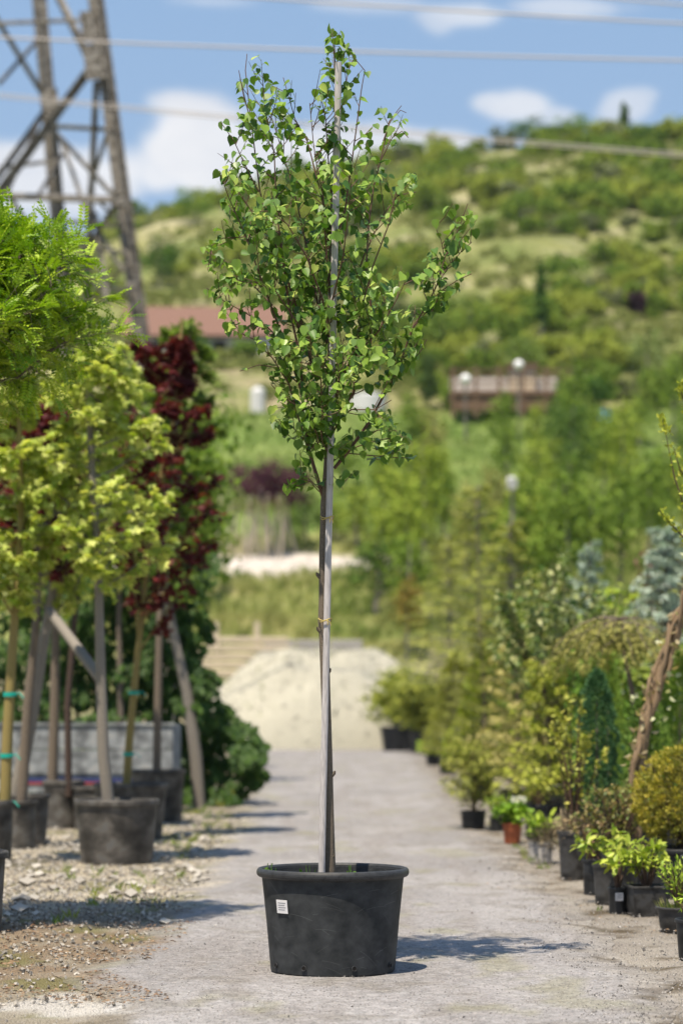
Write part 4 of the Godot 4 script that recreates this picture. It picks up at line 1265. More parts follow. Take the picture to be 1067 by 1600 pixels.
	o = pot_thing("grey_pot", "low grey pot with a dry tuft behind the tall shrub pot", "potted plant", spot(844, 18.0), grp, 0.095, 0.085, 0.15, M["weathered_board"])
	o.get_child(0).material_override = M["concrete"]
	f = MB.new(); shell_plant(f, 900, Vector3(0.06, 0.2, 0), Vector3(0.13, 0.1, 0.13), 0.05, 0.008, [Color(0.26, 0.22, 0.14), Color(0.36, 0.3, 0.2)], 1.0, 0.5, 0.6)
	part("dry_tuft", f, M["plain"], o)
	stem_plant(o, 10, 0.26, 0.14, 0.12, 10, 0.08, 0.03, lim, M["twig"], M["shrub_leaf"], 0.3, 0.7, 0.2)
	o = pot_thing("terracotta_pot", "orange terracotta pot with bright green plant and white bloom", "potted plant", spot(800, 20.5), grp, 0.088, 0.066, 0.17, M["terracotta"])
	stem_plant(o, 20, 0.22, 0.17, 0.14, 16, 0.06, 0.035, [Color(0.13, 0.26, 0.015), Color(0.26, 0.42, 0.03)], M["twig"], M["shrub_leaf"], 0.4, 0.4, 0.2)
	f = MB.new(); shell_plant(f, 60, Vector3(0.05, 0.36, 0.03), Vector3(0.05, 0.025, 0.05), 0.03, 0.025, [Color(0.7, 0.7, 0.7), Color(0.8, 0.8, 0.8)], 0.6, 0.6)
	part("bloom", f, M["soft_leaf"], o)
	o = pot_thing("round_pot", "black pot half hidden behind the terracotta pot's plant", "potted plant", spot(838, 21.2), grp, 0.11, 0.095, 0.30, pot)
	stem_plant(o, 16, 0.4, 0.22, 0.26, 18, 0.05, 0.025, yel, M["twig"], M["shrub_leaf"])
	o = pot_thing("small_pot", "small black pot tucked behind the spreading conifer's pot", "potted plant", spot(776, 22.4), grp, 0.075, 0.06, 0.14, pot)
	stem_plant(o, 12, 0.25, 0.14, 0.12, 14, 0.05, 0.025, lim, M["twig"], M["shrub_leaf"])
	o = pot_thing("spreading_conifer", "spreading olive yellow conifer in a small black pot at path edge", "potted plant", spot(739, 22.7), grp, 0.125, 0.105, 0.18, pot)
	spray_plant(o, [Vector3(0, 0.14, 0), Vector3(0.02, 0.42, 0), Vector3(0.0, 0.72, 0)], 0.02, 34, 0.42, 0.2, 0.75, 0.2, 150, 0.042, 0.013, [Color(0.20, 0.25, 0.04), Color(0.46, 0.46, 0.10)], M["twig"], 0.05)
	# dwarf blue green spruce column
	o = pot_thing("dwarf_spruce", "narrow blue green dwarf spruce column standing in a pot", "potted plant", spot(932, 17.2), grp, 0.15, 0.12, 0.42, pot)
	f = MB.new()
	for k in 300:
		var t := (k + 0.5) / 300.0
		var a := k * 2.39996
		var R := 0.12 * minf(1.0, pow((1.0 - t) / 0.4, 0.6)) * (1.0 + 0.22 * sin(a * 3.0 + t * 26.0) + 0.16 * sin(t * 47.0 - a * 2.0)) * rnd(0.85, 1.12)
		var c := Vector3(cos(a) * R, 0.40 + t * 1.0, sin(a) * R)
		var out := Vector3(cos(a), 0.55, sin(a)).normalized()
		for z in 70:
			var dd := (out + rvec() * 1.0).normalized()
			f.blade(c + dd * rnd(0.0, 0.026), dd, rvec(), rnd(0.014, 0.028), 0.0065, mixed(blu[0], blu[1]))
	part("crown", f, M["needle"], o)
	var st := MB.new(); st.tube([Vector3(0, 0.3, 0), Vector3(0, 1.3, 0)], [0.02, 0.006], 6); part("trunk", st, M["bark"], o)
	# twisted vine trunk
	o = pot_thing("twisted_vine", "twisted dry brown vine trunk leaning past the golden ball", "potted plant", spot(985, 15.9), grp, 0.17, 0.14, 0.3, pot)
	var vb := o.position
	var cp := []
	for t in [[985, 1345], [988, 1240], [992, 1190], [1006, 1130], [1024, 1070], [1044, 1010], [1066, 950], [1090, 890], [1110, 840]]: cp.append(at(t[0], t[1], 15.9) - vb)
	for k in 7:
		var m := MB.new()
		var pts := []; var rr := []
		var wide := rnd(0.018, 0.042); var thick := rnd(0.5, 1.15)
		for j in 34:
			var t := j / 33.0
			var ang := t * (4.0 + k * 0.7) + TAU * k / 7.0 + sin(t * 9.0 + k * 1.3) * 0.9
			var c := on_curve(cp, t)
			var rad := wide + 0.014 * sin(t * 23.0 + k * 2.0) + 0.008 * sin(t * 57.0 + k * 5.0)
			pts.append(c + Vector3(cos(ang) * rad, sin(t * 31.0 + k) * 0.008, sin(ang) * rad)); rr.append(lerpf(0.027, 0.015, t) * thick * (1.0 + 0.3 * sin(j * 2.1 + k * 1.7)))
		m.tube(pts, rr, 7, Color.WHITE, true, 0.12)
		part("stem", m, M["vine_bark"], o)
	f = MB.new()
	for k in 150:
		var c := on_curve(cp, rnd(0.15, 1.0)) + rvec() * 0.06
		f.leaf(c, (rvec() + Vector3.DOWN * 0.4).normalized(), rvec(), rnd(0.04, 0.07), 0.028, mixed(Color(0.36, 0.29, 0.17), Color(0.48, 0.42, 0.26)), OVAL, 0.5, 0.4)
	part("dry_leaves", f, M["soft_leaf"], o)
	f = MB.new()
	for k in 46:
		var c := on_curve(cp, rnd(0.4, 0.95)) + rvec() * Vector3(0.16, 0.12, 0.1)
		f.leaf(c, (rvec() + Vector3.DOWN * 0.3).normalized(), rvec(), rnd(0.04, 0.07), 0.035, mixed(Color(0.45, 0.48, 0.22), Color(0.55, 0.56, 0.38)), OVAL)
	part("leaves", f, M["leaf"], o)
	# shrubs behind
	var row2 := [["thuja", "fresh green thuja standing right behind the twisted vine", 1010, 17.7, 0.26, 1.0, grn, "thuja"], ["thuja", "small green thuja between dwarf spruce and vine", 950, 20.4, 0.2, 1.35, [Color(0.09, 0.17, 0.02), Color(0.2, 0.30, 0.04)], "thuja"], ["thuja", "bright green thuja at the frame's edge beside the vine", 1062, 18.6, 0.27, 1.3, [Color(0.08, 0.17, 0.02), Color(0.19, 0.30, 0.04)], "thuja"],
		["thuja", "bushy golden green thuja in the middle of the shrub row", 770, 39.0, 0.74, 1.85, [Color(0.12, 0.18, 0.015), Color(0.33, 0.38, 0.035)], "thuja"], ["thuja", "golden green thuja left of the bushier one, further along", 712, 44.0, 0.55, 1.75, [Color(0.17, 0.21, 0.03), Color(0.32, 0.33, 0.05)], "thuja"]]
	for q in row2:
		var p := spot(q[2], q[3])
		o = pot_thing(q[0], q[1], "potted plant", p, grp, q[4] * 0.6, q[4] * 0.5, 0.3, pot)
		f = MB.new()
		for k in 5200:
			var t := rng.randf()
			var a := rnd(0, TAU)
			var R: float = q[4] * pow(1.0 - t, 0.55) * (0.72 + 0.28 * sin(a * 4.0 + t * 9.0)) * pow(rng.randf(), 0.2) * 1.15
			f.blade(Vector3(cos(a) * R, 0.26 + t * q[5], sin(a) * R), (Vector3(cos(a) * 0.5, 1.0, sin(a) * 0.5) + rvec() * 0.5).normalized(), Vector3(-sin(a), 0, cos(a)) + rvec() * 0.4, rnd(0.03, 0.07) * q[4] * 3.0, 0.02 * q[4] * 3.0, mixed(q[6][0], q[6][1]))
		part("crown", f, M["needle"], o)
		st = MB.new(); st.tube([Vector3(0, 0.2, 0), Vector3(0, q[5] * 0.9, 0)], [0.025, 0.008], 6); part("trunk", st, M["bark"], o)
	o = pot_thing("weeping_larch", "weeping olive conifer grafted on a bare stem behind the thujas", "potted plant", spot(992, 18.9), grp, 0.2, 0.17, 0.34, pot)
	spray_plant(o, [Vector3(0, 0.28, 0), Vector3(0.03, 1.0, 0), Vector3(-0.14, 1.86, 0)], 0.035, 34, 0.42, 0.62, 0.28, 0.8, 190, 0.05, 0.010, [Color(0.17, 0.19, 0.045), Color(0.42, 0.39, 0.11)], M["bark"], 0.88)
	o = pot_thing("blue_spruce", "pale silvery blue spruce behind the weeping conifer", "potted plant", spot(1040, 25.0), grp, 0.28, 0.24, 0.4, pot)
	spray_plant(o, [Vector3(0, 0.3, 0), Vector3(0, 1.7, 0), Vector3(0, 3.0, 0)], 0.05, 90, 0.9, 0.12, 0.45, 0.35, 130, 0.06, 0.022, ice, M["bark"], 0.08)
	o = pot_thing("blue_spruce", "smaller silvery blue spruce tip rising beside the pale leaved bush", "potted plant", spot(915, 29.5), grp, 0.26, 0.22, 0.4, pot)
	spray_plant(o, [Vector3(0, 0.3, 0), Vector3(0, 1.7, 0), Vector3(0.05, 3.15, 0)], 0.045, 64, 0.6, 0.08, 0.5, 0.3, 110, 0.06, 0.022, ice, M["bark"], 0.1)
	o = pot_thing("pale_leaved_bush", "large bush with pale cream edged leaves and reddish shoots", "potted plant", spot(868, 23.0), grp, 0.3, 0.26, 0.42, pot)
	stem_plant(o, 52, 2.5, 0.66, 0.36, 54, 0.085, 0.04, [Color(0.08, 0.17, 0.03), Color(0.45, 0.46, 0.21)], M["twig"], M["shrub_leaf"], 0.3, 0.3, 0.42)
	# beige feathery conifers
	for q in [[805, 25.5, 1.35, "beige feathery conifer behind the spreading olive one"], [852, 21.8, 1.1, "yellow green feathery conifer beside the slim shrub"], [752, 30.0, 1.6, "olive feathery conifer further along the path edge"], [700, 41.0, 1.1, "low yellow green conifer at the path edge, far along"]]:
		o = pot_thing("feathery_conifer", q[3], "potted plant", spot(q[0], q[1]), grp, 0.17, 0.14, 0.28, pot)
		spray_plant(o, [Vector3(0, 0.2, 0), Vector3(0.04, 0.7 * q[2], 0), Vector3(-0.03, 1.42 * q[2], 0.03)], 0.03, 48, 0.52 * q[2], 0.14, 0.55, 0.3, 120, 0.055, 0.014, bei if q[0] == 805 else (yel if q[0] == 852 else oli), M["bark"], 0.05)
	for q in [[622, 60.0, 0.46, 0.62, 1.15, 1.3, "olive bush in a big black pot at the far end of the path"], [662, 57.5, 0.34, 0.5, 0.85, 1.3, "second olive bush in a black pot at the far end of the path"], [646, 62.0, 0.4, 0.6, 1.0, 1.5, "bush behind the two black pots where the gravel heap begins"]]:
		o = pot_thing("far_potted_bush", q[6], "potted plant", spot(q[0], q[1]), grp, q[2], q[2] * 0.8, q[3], pot)
		f = lobed_crown(1300, q[4] * 1.9, q[5] * 1.25, q[3] * 0.75, 0.15, [Color(0.13, 0.17, 0.03), Color(0.13, 0.16, 0.04), Color(0.1, 0.15, 0.03)][taken["far_potted_bush"] - 1], Color(0.31, 0.33, 0.06), 8)
		part("crown", f, M["far_leaf"], o)
		st = MB.new(); st.tube([Vector3(0, q[3] * 0.7, 0), Vector3(0, q[3] + q[5] * 0.6, 0)], [0.04, 0.015], 6); part("trunk", st, M["bark"], o)
	o = pot_thing("far_potted_bush", "low bright green plant in a black pot by the path bend", "potted plant", spot(676, 46.5), grp, 0.14, 0.12, 0.2, pot)
	stem_plant(o, 24, 0.35, 0.32, 0.16, 16, 0.1, 0.05, lim, M["twig"], M["shrub_leaf"])
	# larch like trees and autumn tinted tree
	for q in [[745, 47.0, 5.4, 1.7, "tall airy larch like tree with grey trunk among the shrubs"], [795, 43.0, 4.4, 1.5, "shorter airy larch like tree beside the tall one"], [700, 52.0, 4.8, 1.5, "airy yellow olive tree nearest the gravel heap"]]:
		o = thing("larch_tree", q[4], "tree", spot(q[0], q[1]), "airy larch like trees")
		spray_plant(o, [Vector3(0, -0.05, 0), Vector3(0.05, q[2] * 0.5, 0), Vector3(0, q[2], 0)], 0.075, 56, q[3], 0.2, 0.35, 0.25, 75, 0.12, 0.035, [Color(0.20, 0.25, 0.045), Color(0.48, 0.49, 0.11)], M["grey_bark"], 0.3)
	o = thing("orange_leaved_tree", "small tree with orange tinted young leaves beside the heap", "tree", hit(635, 1042))
	st = MB.new(); st.tube([Vector3(0, -0.05, 0), Vector3(0.03, 1.4, 0), Vector3(0.1, 3.4, 0)], [0.05, 0.04, 0.015], 6); part("trunk", st, M["grey_bark"], o)
	part("crown", lobed_crown(900, 1.3, 1.9, 0.7, 0.12, Color(0.16, 0.18, 0.04), Color(0.34, 0.22, 0.06), 7), M["far_leaf"], o)
	# filler rows of potted shrubs behind, told apart by nothing
	var fill := [[Color(0.06, 0.13, 0.025), Color(0.15, 0.25, 0.04), "dark green shrub in the crowded rows behind the path"], [Color(0.2, 0.26, 0.04), Color(0.36, 0.40, 0.07), "yellow green shrub in the crowded rows behind the path"], [Color(0.13, 0.19, 0.035), Color(0.25, 0.31, 0.065), "mid green shrub in the crowded rows behind the path"]]
	var protos := [null, null, null]
	for k in 84:
		var d := rnd(20.5, 59.0)
		var x := rnd(0.05, 0.175) * d + 0.35
		if x < 1.95 + d * 0.012: continue
		var kk := k % 3
		var s := rnd(0.75, 1.25)
		if protos[kk] == null:
			o = pot_thing("row_shrub", fill[kk][2], "potted plant", Vector3(x, 0, -d), "shrubs in crowded rows", 0.24, 0.2, 0.34, pot)
			part("crown", lobed_crown(1500, 1.25, 1.75, 0.3, 0.085, fill[kk][0], fill[kk][1], 9, 0.3), M["far_leaf"], o)
			st = MB.new(); st.tube([Vector3(0, 0.25, 0), Vector3(0, 1.6, 0)], [0.03, 0.01], 6); part("trunk", st, M["bark"], o)
			protos[kk] = o
		else:
			copy(protos[kk], Vector3(x, 0, -d), rnd(0, TAU), Vector3(s, s * rnd(0.8, 1.25), s), fill[kk][2], "shrubs in crowded rows")
	o = thing("purple_shrub", "burgundy leaved shrub behind the blue spruce", "shrub", spot(1035, 33.0))
	st = MB.new(); st.tube([Vector3(0, -0.02, 0), Vector3(0, 2.6, 0)], [0.04, 0.015], 6); part("trunk", st, M["bark"], o)
	part("crown", lobed_crown(900, 1.3, 2.2, 1.2, 0.09, Color(0.09, 0.03, 0.035), Color(0.17, 0.06, 0.06), 7), M["soft_leaf"], o)
	o = pot_thing("lime_bush", "vivid lime green bush below the blue spruce", "potted plant", spot(958, 27.5), grp, 0.22, 0.18, 0.36, pot)
	part("crown", lobed_crown(1200, 0.9, 1.75, 0.9, 0.07, Color(0.24, 0.36, 0.02), Color(0.46, 0.56, 0.04), 7, 0.3), M["shrub_leaf"], o)
	st = MB.new(); st.tube([Vector3(0, 0.3, 0), Vector3(0, 2.0, 0)], [0.03, 0.01], 6); part("trunk", st, M["bark"], o)
	# twiggy young tree reaching in at the frame's edge
	o = pot_thing("young_tree", "thin twigs with bright yellow green shoots at the frame's edge", "potted tree", spot(1118, 13.4), grp, 0.2, 0.17, 0.34, pot)
	var base := o.position
	var tw := MB.new()
	f = MB.new()
	tw.tube([Vector3(0, 0.28, 0), Vector3(0.02, 1.2, 0), Vector3(-0.02, 2.2, 0), Vector3(0, 3.3, 0)], [0.02, 0.016, 0.011, 0.005], 7)
	part("trunk", tw, M["twig"], o)
	var bw := MB.new()
	for q in [[[1118, 900], [1066, 838], [1044, 815], [1030, 797]], [[1116, 860], [1070, 800], [1052, 740], [1040, 680], [1034, 655]], [[1118, 760], [1085, 680], [1066, 620], [1060, 600]], [[1118, 800], [1085, 760], [1062, 735], [1052, 700]]]:
		var pts := []
		for t in q: pts.append(at(t[0], t[1], 13.4) - base)
		bw.tube(pts, [0.007, 0.005, 0.004, 0.002], 5)
		for k in 62:
			var p := on_curve(pts, rnd(0.2, 1.02)) + rvec() * 0.02
			f.leaf(p, (rvec() + Vector3.UP * 0.6).normalized(), rvec(), rnd(0.022, 0.042), 0.016, mixed(Color(0.30, 0.36, 0.03), Color(0.48, 0.50, 0.06)), OVAL)
	part("branches", bw, M["twig"], o)
	part("crown", f, M["leaf"], o)

func paper(o: Node3D, p: Vector3, w: float, h: float, turn: float):
	var m := MB.new()
	m.box(p, Vector3(w, h, 0.002), Basis(Vector3.UP, turn))
	var a := part("label_sticker", m, M["label_paper"], o)
	var q := MB.new()
	for k in 4:
		q.box(p + Basis(Vector3.UP, turn) * Vector3(-w * 0.05 * (k % 2), h * (0.28 - 0.17 * k), 0.0014), Vector3(w * (0.7 - 0.1 * (k % 2)), h * 0.055, 0.0006), Basis(Vector3.UP, turn))
	part("print", q, M["print_grey"], a)

# ---------------------------------------------------------------- the tree in the middle
const OUTLINE := [[505, 60], [522, 36], [545, 60], [575, 105], [612, 150], [642, 178], [632, 225], [612, 250], [640, 265], [660, 300], [650, 330], [625, 345], [618, 400], [640, 425], [640, 450], [630, 480], [645, 450], [655, 385], [690, 330], [722, 302], [748, 320], [742, 385], [740, 440], [700, 470], [690, 510], [665, 540], [640, 600], [625, 640], [650, 700], [652, 730], [590, 735], [535, 772], [500, 765], [470, 770], [432, 772], [440, 735], [470, 715], [430, 690], [422, 640], [440, 610], [400, 585], [368, 588], [355, 545], [330, 500], [315, 450], [310, 395], [325, 360], [345, 330], [325, 270], [350, 215], [335, 185], [365, 170], [370, 90], [395, 80], [420, 105], [455, 115], [470, 160], [484, 190], [495, 110]]
# branches: px, py along the way, depth offset at the tip, base radius in mm
const BRANCHES := [
	[[[503, 775], [481, 700], [472, 620], [468, 560], [452, 480], [440, 400], [432, 330], [427, 240], [413, 172], [410, 122]], 0.10, 10],
	[[[487, 577], [466, 486], [446, 434], [425, 360], [405, 300], [391, 190], [385, 110], [386, 84]], -0.12, 7],
	[[[472, 610], [449, 542], [425, 477], [403, 421], [385, 370], [360, 310], [345, 270]], 0.16, 7],
	[[[449, 542], [415, 510], [385, 490], [350, 470], [322, 450]], 0.05, 4],
	[[[425, 477], [390, 440], [355, 410], [320, 392]], -0.15, 4],
	[[[520, 732], [546, 702], [576, 658], [600, 613], [620, 585], [632, 551], [645, 512], [666, 477], [680, 447], [695, 400], [716, 358], [729, 318]], 0.06, 9],
	[[[546, 702], [580, 690], [612, 684], [628, 682]], 0.12, 3],
	[[[540, 708], [585, 712], [620, 715], [648, 716]], -0.05, 3],
	[[[516, 660], [550, 615], [559, 581], [576, 551], [580, 508], [576, 452], [571, 421], [575, 350], [582, 290], [596, 250], [606, 190], [625, 165]], -0.1, 9],
	[[[517, 640], [540, 580], [559, 525], [563, 486], [580, 420], [605, 352], [622, 290], [648, 270]], 0.2, 7],
	[[[516, 560], [500, 500], [488, 440], [478, 380], [466, 320], [450, 270], [436, 225], [425, 185]], -0.22, 7],
	[[[517, 470], [510, 400], [504, 306], [497, 266], [490, 224], [484, 161]], 0.1, 5],
	[[[518, 420], [507, 330], [479, 222], [460, 186], [441, 121]], -0.06, 5],
	[[[518, 400], [540, 330], [548, 260], [556, 200], [565, 140], [570, 110]], 0.05, 6],
	[[[520, 330], [512, 240], [509, 184], [497, 137]], 0.08, 4],
	[[[517, 520], [545, 470], [570, 400], [596, 340], [622, 305], [648, 300]], -0.22, 6],
	[[[516, 600], [490, 540], [462, 500], [430, 455], [400, 440], [365, 430]], 0.28, 6],
	[[[516, 620], [550, 560], [590, 520], [620, 470], [634, 440]], 0.28, 6],
	[[[517, 540], [520, 470], [535, 400], [545, 330], [550, 280]], 0.34, 6],
	[[[517, 540], [505, 470], [480, 400], [450, 350], [420, 330], [390, 330]], 0.32, 6],
	[[[517, 560], [500, 470], [510, 380], [520, 300]], -0.34, 6],
	[[[517, 580], [470, 520], [430, 400], [400, 340], [372, 300]], -0.3, 6],
	[[[500, 765], [480, 745], [455, 758], [440, 768]], 0.05, 3],
	[[[478, 690], [455, 665], [436, 662], [428, 655]], 0.1, 3],
	[[[470, 600], [440, 575], [405, 570], [374, 580]], 0.12, 4],
	[[[566, 560], [600, 560], [630, 550], [650, 545]], 0.15, 4],
	[[[520, 200], [535, 160], [545, 110], [552, 92]], -0.06, 3],
	[[[495, 735], [470, 660], [450, 600], [425, 560], [395, 530], [352, 510]], 0.22, 6],
	[[[500, 700], [475, 640], [440, 620], [425, 600]], 0.3, 4],
	[[[514, 690], [505, 640], [500, 590], [480, 540], [455, 530]], 0.35, 5],
	[[[514, 690], [535, 650], [550, 640], [585, 640], [612, 625]], 0.28, 5],
	[[[514, 680], [525, 630], [530, 580], [560, 540]], 0.36, 5],
	[[[514, 680], [500, 630], [520, 570], [540, 520]], -0.3, 5],
	[[[620, 585], [640, 570], [660, 545], [668, 530]], 0.1, 3],
	[[[666, 477], [690, 455], [715, 438], [735, 428]], 0.08, 3],
	[[[680, 447], [700, 415], [722, 392], [738, 378]], -0.06, 3],
	[[[645, 512], [662, 490], [680, 480], [694, 470]], 0.0, 3],
	[[[498, 768], [486, 752], [470, 748], [446, 762]], 0.12, 3],
	[[[482, 705], [500, 690], [492, 672], [470, 660]], 0.25, 3],
	[[[512, 735], [522, 745], [530, 755], [536, 765]], 0.06, 2],
	[[[560, 690], [590, 672], [615, 672], [628, 684]], 0.2, 3],
	[[[515, 715], [505, 690], [500, 660], [510, 640]], 0.3, 3],
	[[[596, 250], [612, 215], [628, 205], [636, 215]], 0.05, 3],
	[[[600, 220], [610, 190], [624, 172], [636, 176]], -0.05, 3],
	[[[405, 300], [380, 250], [365, 220], [345, 192]], 0.1, 3],
	[[[716, 358], [728, 345], [738, 332]], 0.03, 2],
	[[[385, 370], [350, 372], [325, 388]], 0.1, 3],
	[[[403, 421], [370, 440], [335, 470]], 0.2, 3],
	[[[391, 190], [380, 150], [375, 110]], 0.0, 3],
	[[[695, 400], [690, 375], [684, 360], [680, 352]], 0.05, 2]]

func build_main_tree():
	rng.seed = 8001
	var base := Vector3((520 - 533.5) / F * TREE_D, 0.012, -TREE_D)
	var o := thing("potted_tree", "young staked tree with heart shaped leaves in wide black pot on path", "potted tree", base)
	var k0 := TREE_D / F
	# pot
	var rt := 118.0 * k0; var rb := 97.0 * k0; var h := 0.452
	var m := MB.new()
	m.lathe([[0.0, 0.0], [rb - 0.006, 0.0], [rb, 0.006], [rb + (rt - 0.021 - rb) * 0.5, h * 0.5], [rt - 0.021, h - 0.045], [rt - 0.016, h - 0.038]], 96, Color.WHITE, PI, false, 0.0, h)
	m.lathe([[rt - 0.030, h * 0.78], [rt - 0.024, h - 0.01]], 96, Color.WHITE, PI, false, 0.0, h)
	var pot := part("pot", m, M["main_pot"], o)
	var rim := MB.new()
	var prof := []
	for j in 17:
		var a := TAU * j / 16.0
		prof.append([rt - 0.011 + cos(a) * 0.014, h - 0.019 + sin(a) * 0.019])
	rim.lathe(prof, 96, Color.WHITE, 0.0, false, 0.0, h)
	part("rim", rim, M["rim_plastic"], pot)
	for px in [476.0, 553.0, 609.0, 432.0]:
		var x: float = (px - 520.0) * k0
		var r := rb + 0.008
		var a := asin(clampf(x / r, -0.99, 0.99))
		var c := Vector3(sin(a) * r, 0.036, cos(a) * r)
		var bs := Basis(Vector3.UP, a) * Basis(Vector3.RIGHT, PI / 2 - 0.14)
		var ho := MB.new()
		var pf := []
		for j in 9:
			var b := TAU * j / 8.0
			pf.append([0.0105 + cos(b) * 0.002, sin(b) * 0.002])
		ho.lathe(pf, 16)
		var hn := part("drain_hole", ho, M["rim_plastic"], pot)
		hn.transform = Transform3D(bs, c)
		var hd := MB.new(); hd.lathe([[0.0105, 0.0006], [0.0, 0.0006]], 16)
		var hh := part("drain_opening", hd, M["dark_void"], pot)
		hh.transform = Transform3D(bs, c)
	var la := asin((440.0 - 520.0) / 112.0)
	var ln := Node3D.new(); ln.name = "price_label"; pot.add_child(ln)
	ln.transform = Transform3D(Basis(Vector3.UP, la) * Basis(Vector3.RIGHT, 0.12), Vector3(sin(la), 0, cos(la)) * (rb + (rt - 0.021 - rb) * 0.73 + 0.0035) + Vector3(0, 0.297, 0))
	paper(ln, Vector3.ZERO, 0.066, 0.058, 0.0)
	var soil := MB.new()
	soil.lathe([[rt - 0.026, h - 0.075], [rt * 0.7, h - 0.066], [rt * 0.4, h - 0.06], [0.0, h - 0.055]], 48)
	part("soil", soil, M["soil"], o)
	# small weeds on the soil
	for q in [[420, 9], [483, 5], [549, 6]]:
		var w := MB.new()
		var p := Vector3((q[0] - 520.0) * k0, h - 0.07, 0.16 if q[0] != 420 else 0.02)
		for j in q[1] * 3:
			var d := (rvec() * 0.8 + Vector3.UP).normalized()
			w.leaf(p + rvec() * Vector3(0.03, 0.004, 0.02) + Vector3.UP * rnd(0.0, 0.05), d, rvec(), rnd(0.02, 0.035), 0.016, mixed(Color(0.07, 0.17, 0.02), Color(0.16, 0.3, 0.04)), OVAL)
		for j in 3: w.tube([p + rvec() * 0.01, p + Vector3(rnd(-0.02, 0.02), 0.09, 0)], [0.0015], 4, Color(0.1, 0.2, 0.04))
		part("weed", w, M["leaf"], o)
	# trunk
	var tp := []; var tr := []
	for q in [[515, 1376, 11.0], [515, 1340, 8.6], [514, 1280, 8.0], [512, 1180, 7.7], [509, 1080, 7.6], [506, 985, 7.8], [505, 970, 8.4], [505, 940, 7.4], [506, 860, 7.2], [508, 790, 7.2], [511, 740, 6.6], [514, 680, 5.6], [516, 600, 4.9], [517, 500, 4.3], [517, 400, 3.8], [520, 300, 3.0], [524, 200, 2.3], [525, 120, 1.6], [520, 60, 1.0], [517, 45, 0.6]]:
		tp.append(at(q[0], q[1], TREE_D) - base); tr.append(q[2] * k0)
	tp[0].y = h - 0.09
	var t := MB.new()
	t.tube(tp, tr, 12, Color.WHITE, true, 0.05)
	for q in [[499, 985, -1], [513, 1130, 1], [520, 1210, 1], [498, 900, -1], [519, 1340, 1], [513, 1050, 1]]:
		var p := at(q[0], q[1], TREE_D - 0.008) - base
		t.tube([p - Vector3(q[2] * 0.01, 0.01, 0), p + Vector3(q[2] * 0.006, 0.006, 0.003), p + Vector3(q[2] * 0.010, 0.016, 0.004)], [0.010, 0.008, 0.003], 7)
	part("trunk", t, M["tree_bark"], o)
	# stake, split along its length, with string ties
	var sa := at(502, 1376, TREE_D - 0.048) - base; sa.y = h - 0.1
	var sb := at(529, 98, TREE_D - 0.05) - base
	var sk := MB.new()
	var z := (sb - sa).normalized(); var xx := Vector3.BACK.cross(z).normalized() * -1.0; var yy := z.cross(xx)
	var L := sa.distance_to(sb)
	var ring := []
	var hw := 5.1 * k0
	for a in 14:
		var ang := TAU * (a + 0.5) / 14.0
		var v := Vector2(cos(ang), sin(ang))
		v *= hw / pow(pow(absf(v.x), 4.0) + pow(absf(v.y), 4.0), 0.25)
		ring.append(v)
	var n := 60
	for j in n + 1:
		var u := float(j) / n
		for a in 15:
			var v: Vector2 = ring[a % 14]
			var w := 1.0 + 0.03 * sin(u * 40.0 + a) + 0.02 * sin(u * 93.0)
			# the long split in the upper half
			if a == 3 and u > 0.30 and u < 0.62: w *= 0.45
			if a == 4 and u > 0.46 and u < 0.9: w *= 0.5
			sk.put(sa + z * L * u + (xx * v.x + yy * v.y) * w, (xx * v.x + yy * v.y).normalized(), Color.WHITE)
	for j in n:
		for a in 14:
			var q := j * 15 + a
			sk.quad(q, q + 1, q + 16, q + 15)
	var ct := sk.put(sb, z, Color.WHITE)
	for a in 14: sk.tri(ct, n * 15 + a, n * 15 + a + 1)
	var stake := part("stake", sk, M["stake_wood"], o)
	for py in [801.0, 959.0]:
		var u: float = (1376.0 - py) / (1376.0 - 98.0)
		var c := sa + (sb - sa) * u
		var tm := MB.new()
		for r in 2:
			var pts := []
			for j in 17:
				var a := TAU * j / 16.0
				pts.append(c + Vector3(-0.008 + cos(a) * (0.026 + 0.003 * r), 0.006 * sin(a * 2.0 + r) + r * 0.006, -0.022 + sin(a) * 0.045))
			tm.tube(pts, [0.0024], 5)
		tm.tube([c + Vector3(0, 0.003, 0.022), c + Vector3(0.012, -0.006, 0.026), c + Vector3(0.018, -0.022, 0.024)], [0.0022], 4)
		tm.tube([c + Vector3(0, 0.003, 0.022), c + Vector3(0.005, -0.012, 0.03), c + Vector3(0.004, -0.02, 0.028)], [0.0022], 4)
		part("string_tie", tm, M["string"], o)
	# branches and twigs
	var poly := PackedVector2Array()
	for q in OUTLINE: poly.append(Vector2(q[0], q[1]))
	var leaves := []      # [pos, dir, up, length]
	var tw := MB.new()
	for q in BRANCHES:
		var pts := []; var rr := []
		var cnt: int = q[0].size()
		for j in cnt:
			var u := float(j) / (cnt - 1)
			pts.append(at(q[0][j][0] + rnd(-2, 2), q[0][j][1], TREE_D + 0.0 - q[1] * pow(u, 0.8)) - base)
			rr.append(lerpf(q[2] * 0.001 * 0.9, 0.0016, pow(u, 0.8)))
		var bm := MB.new()
		bm.tube(pts, rr, 7, Color.WHITE, true, 0.04)
		part("branch", bm, M["tree_twig"], o)
		var length := 0.0
		for j in cnt - 1: length += pts[j].distance_to(pts[j + 1])
		var from := 0.08
		grow(tw, leaves, pts, length, from, poly, base, 3 if q[2] > 4 else 2)
	# the leader
	grow(tw, leaves, tp.slice(10), 2.0, 0.02, poly, base, 2)
	part("twigs", tw, M["tree_twig"], o, "stuff")
	var dark := Color(0.062, 0.15, 0.022); var light := Color(0.245, 0.385, 0.052)
	# three leaf shapes in four greens; the nearest 300 are single parts
	leaves.sort_custom(func(a, b): return a[0].z > b[0].z)
	var shapes := []; var mats := []
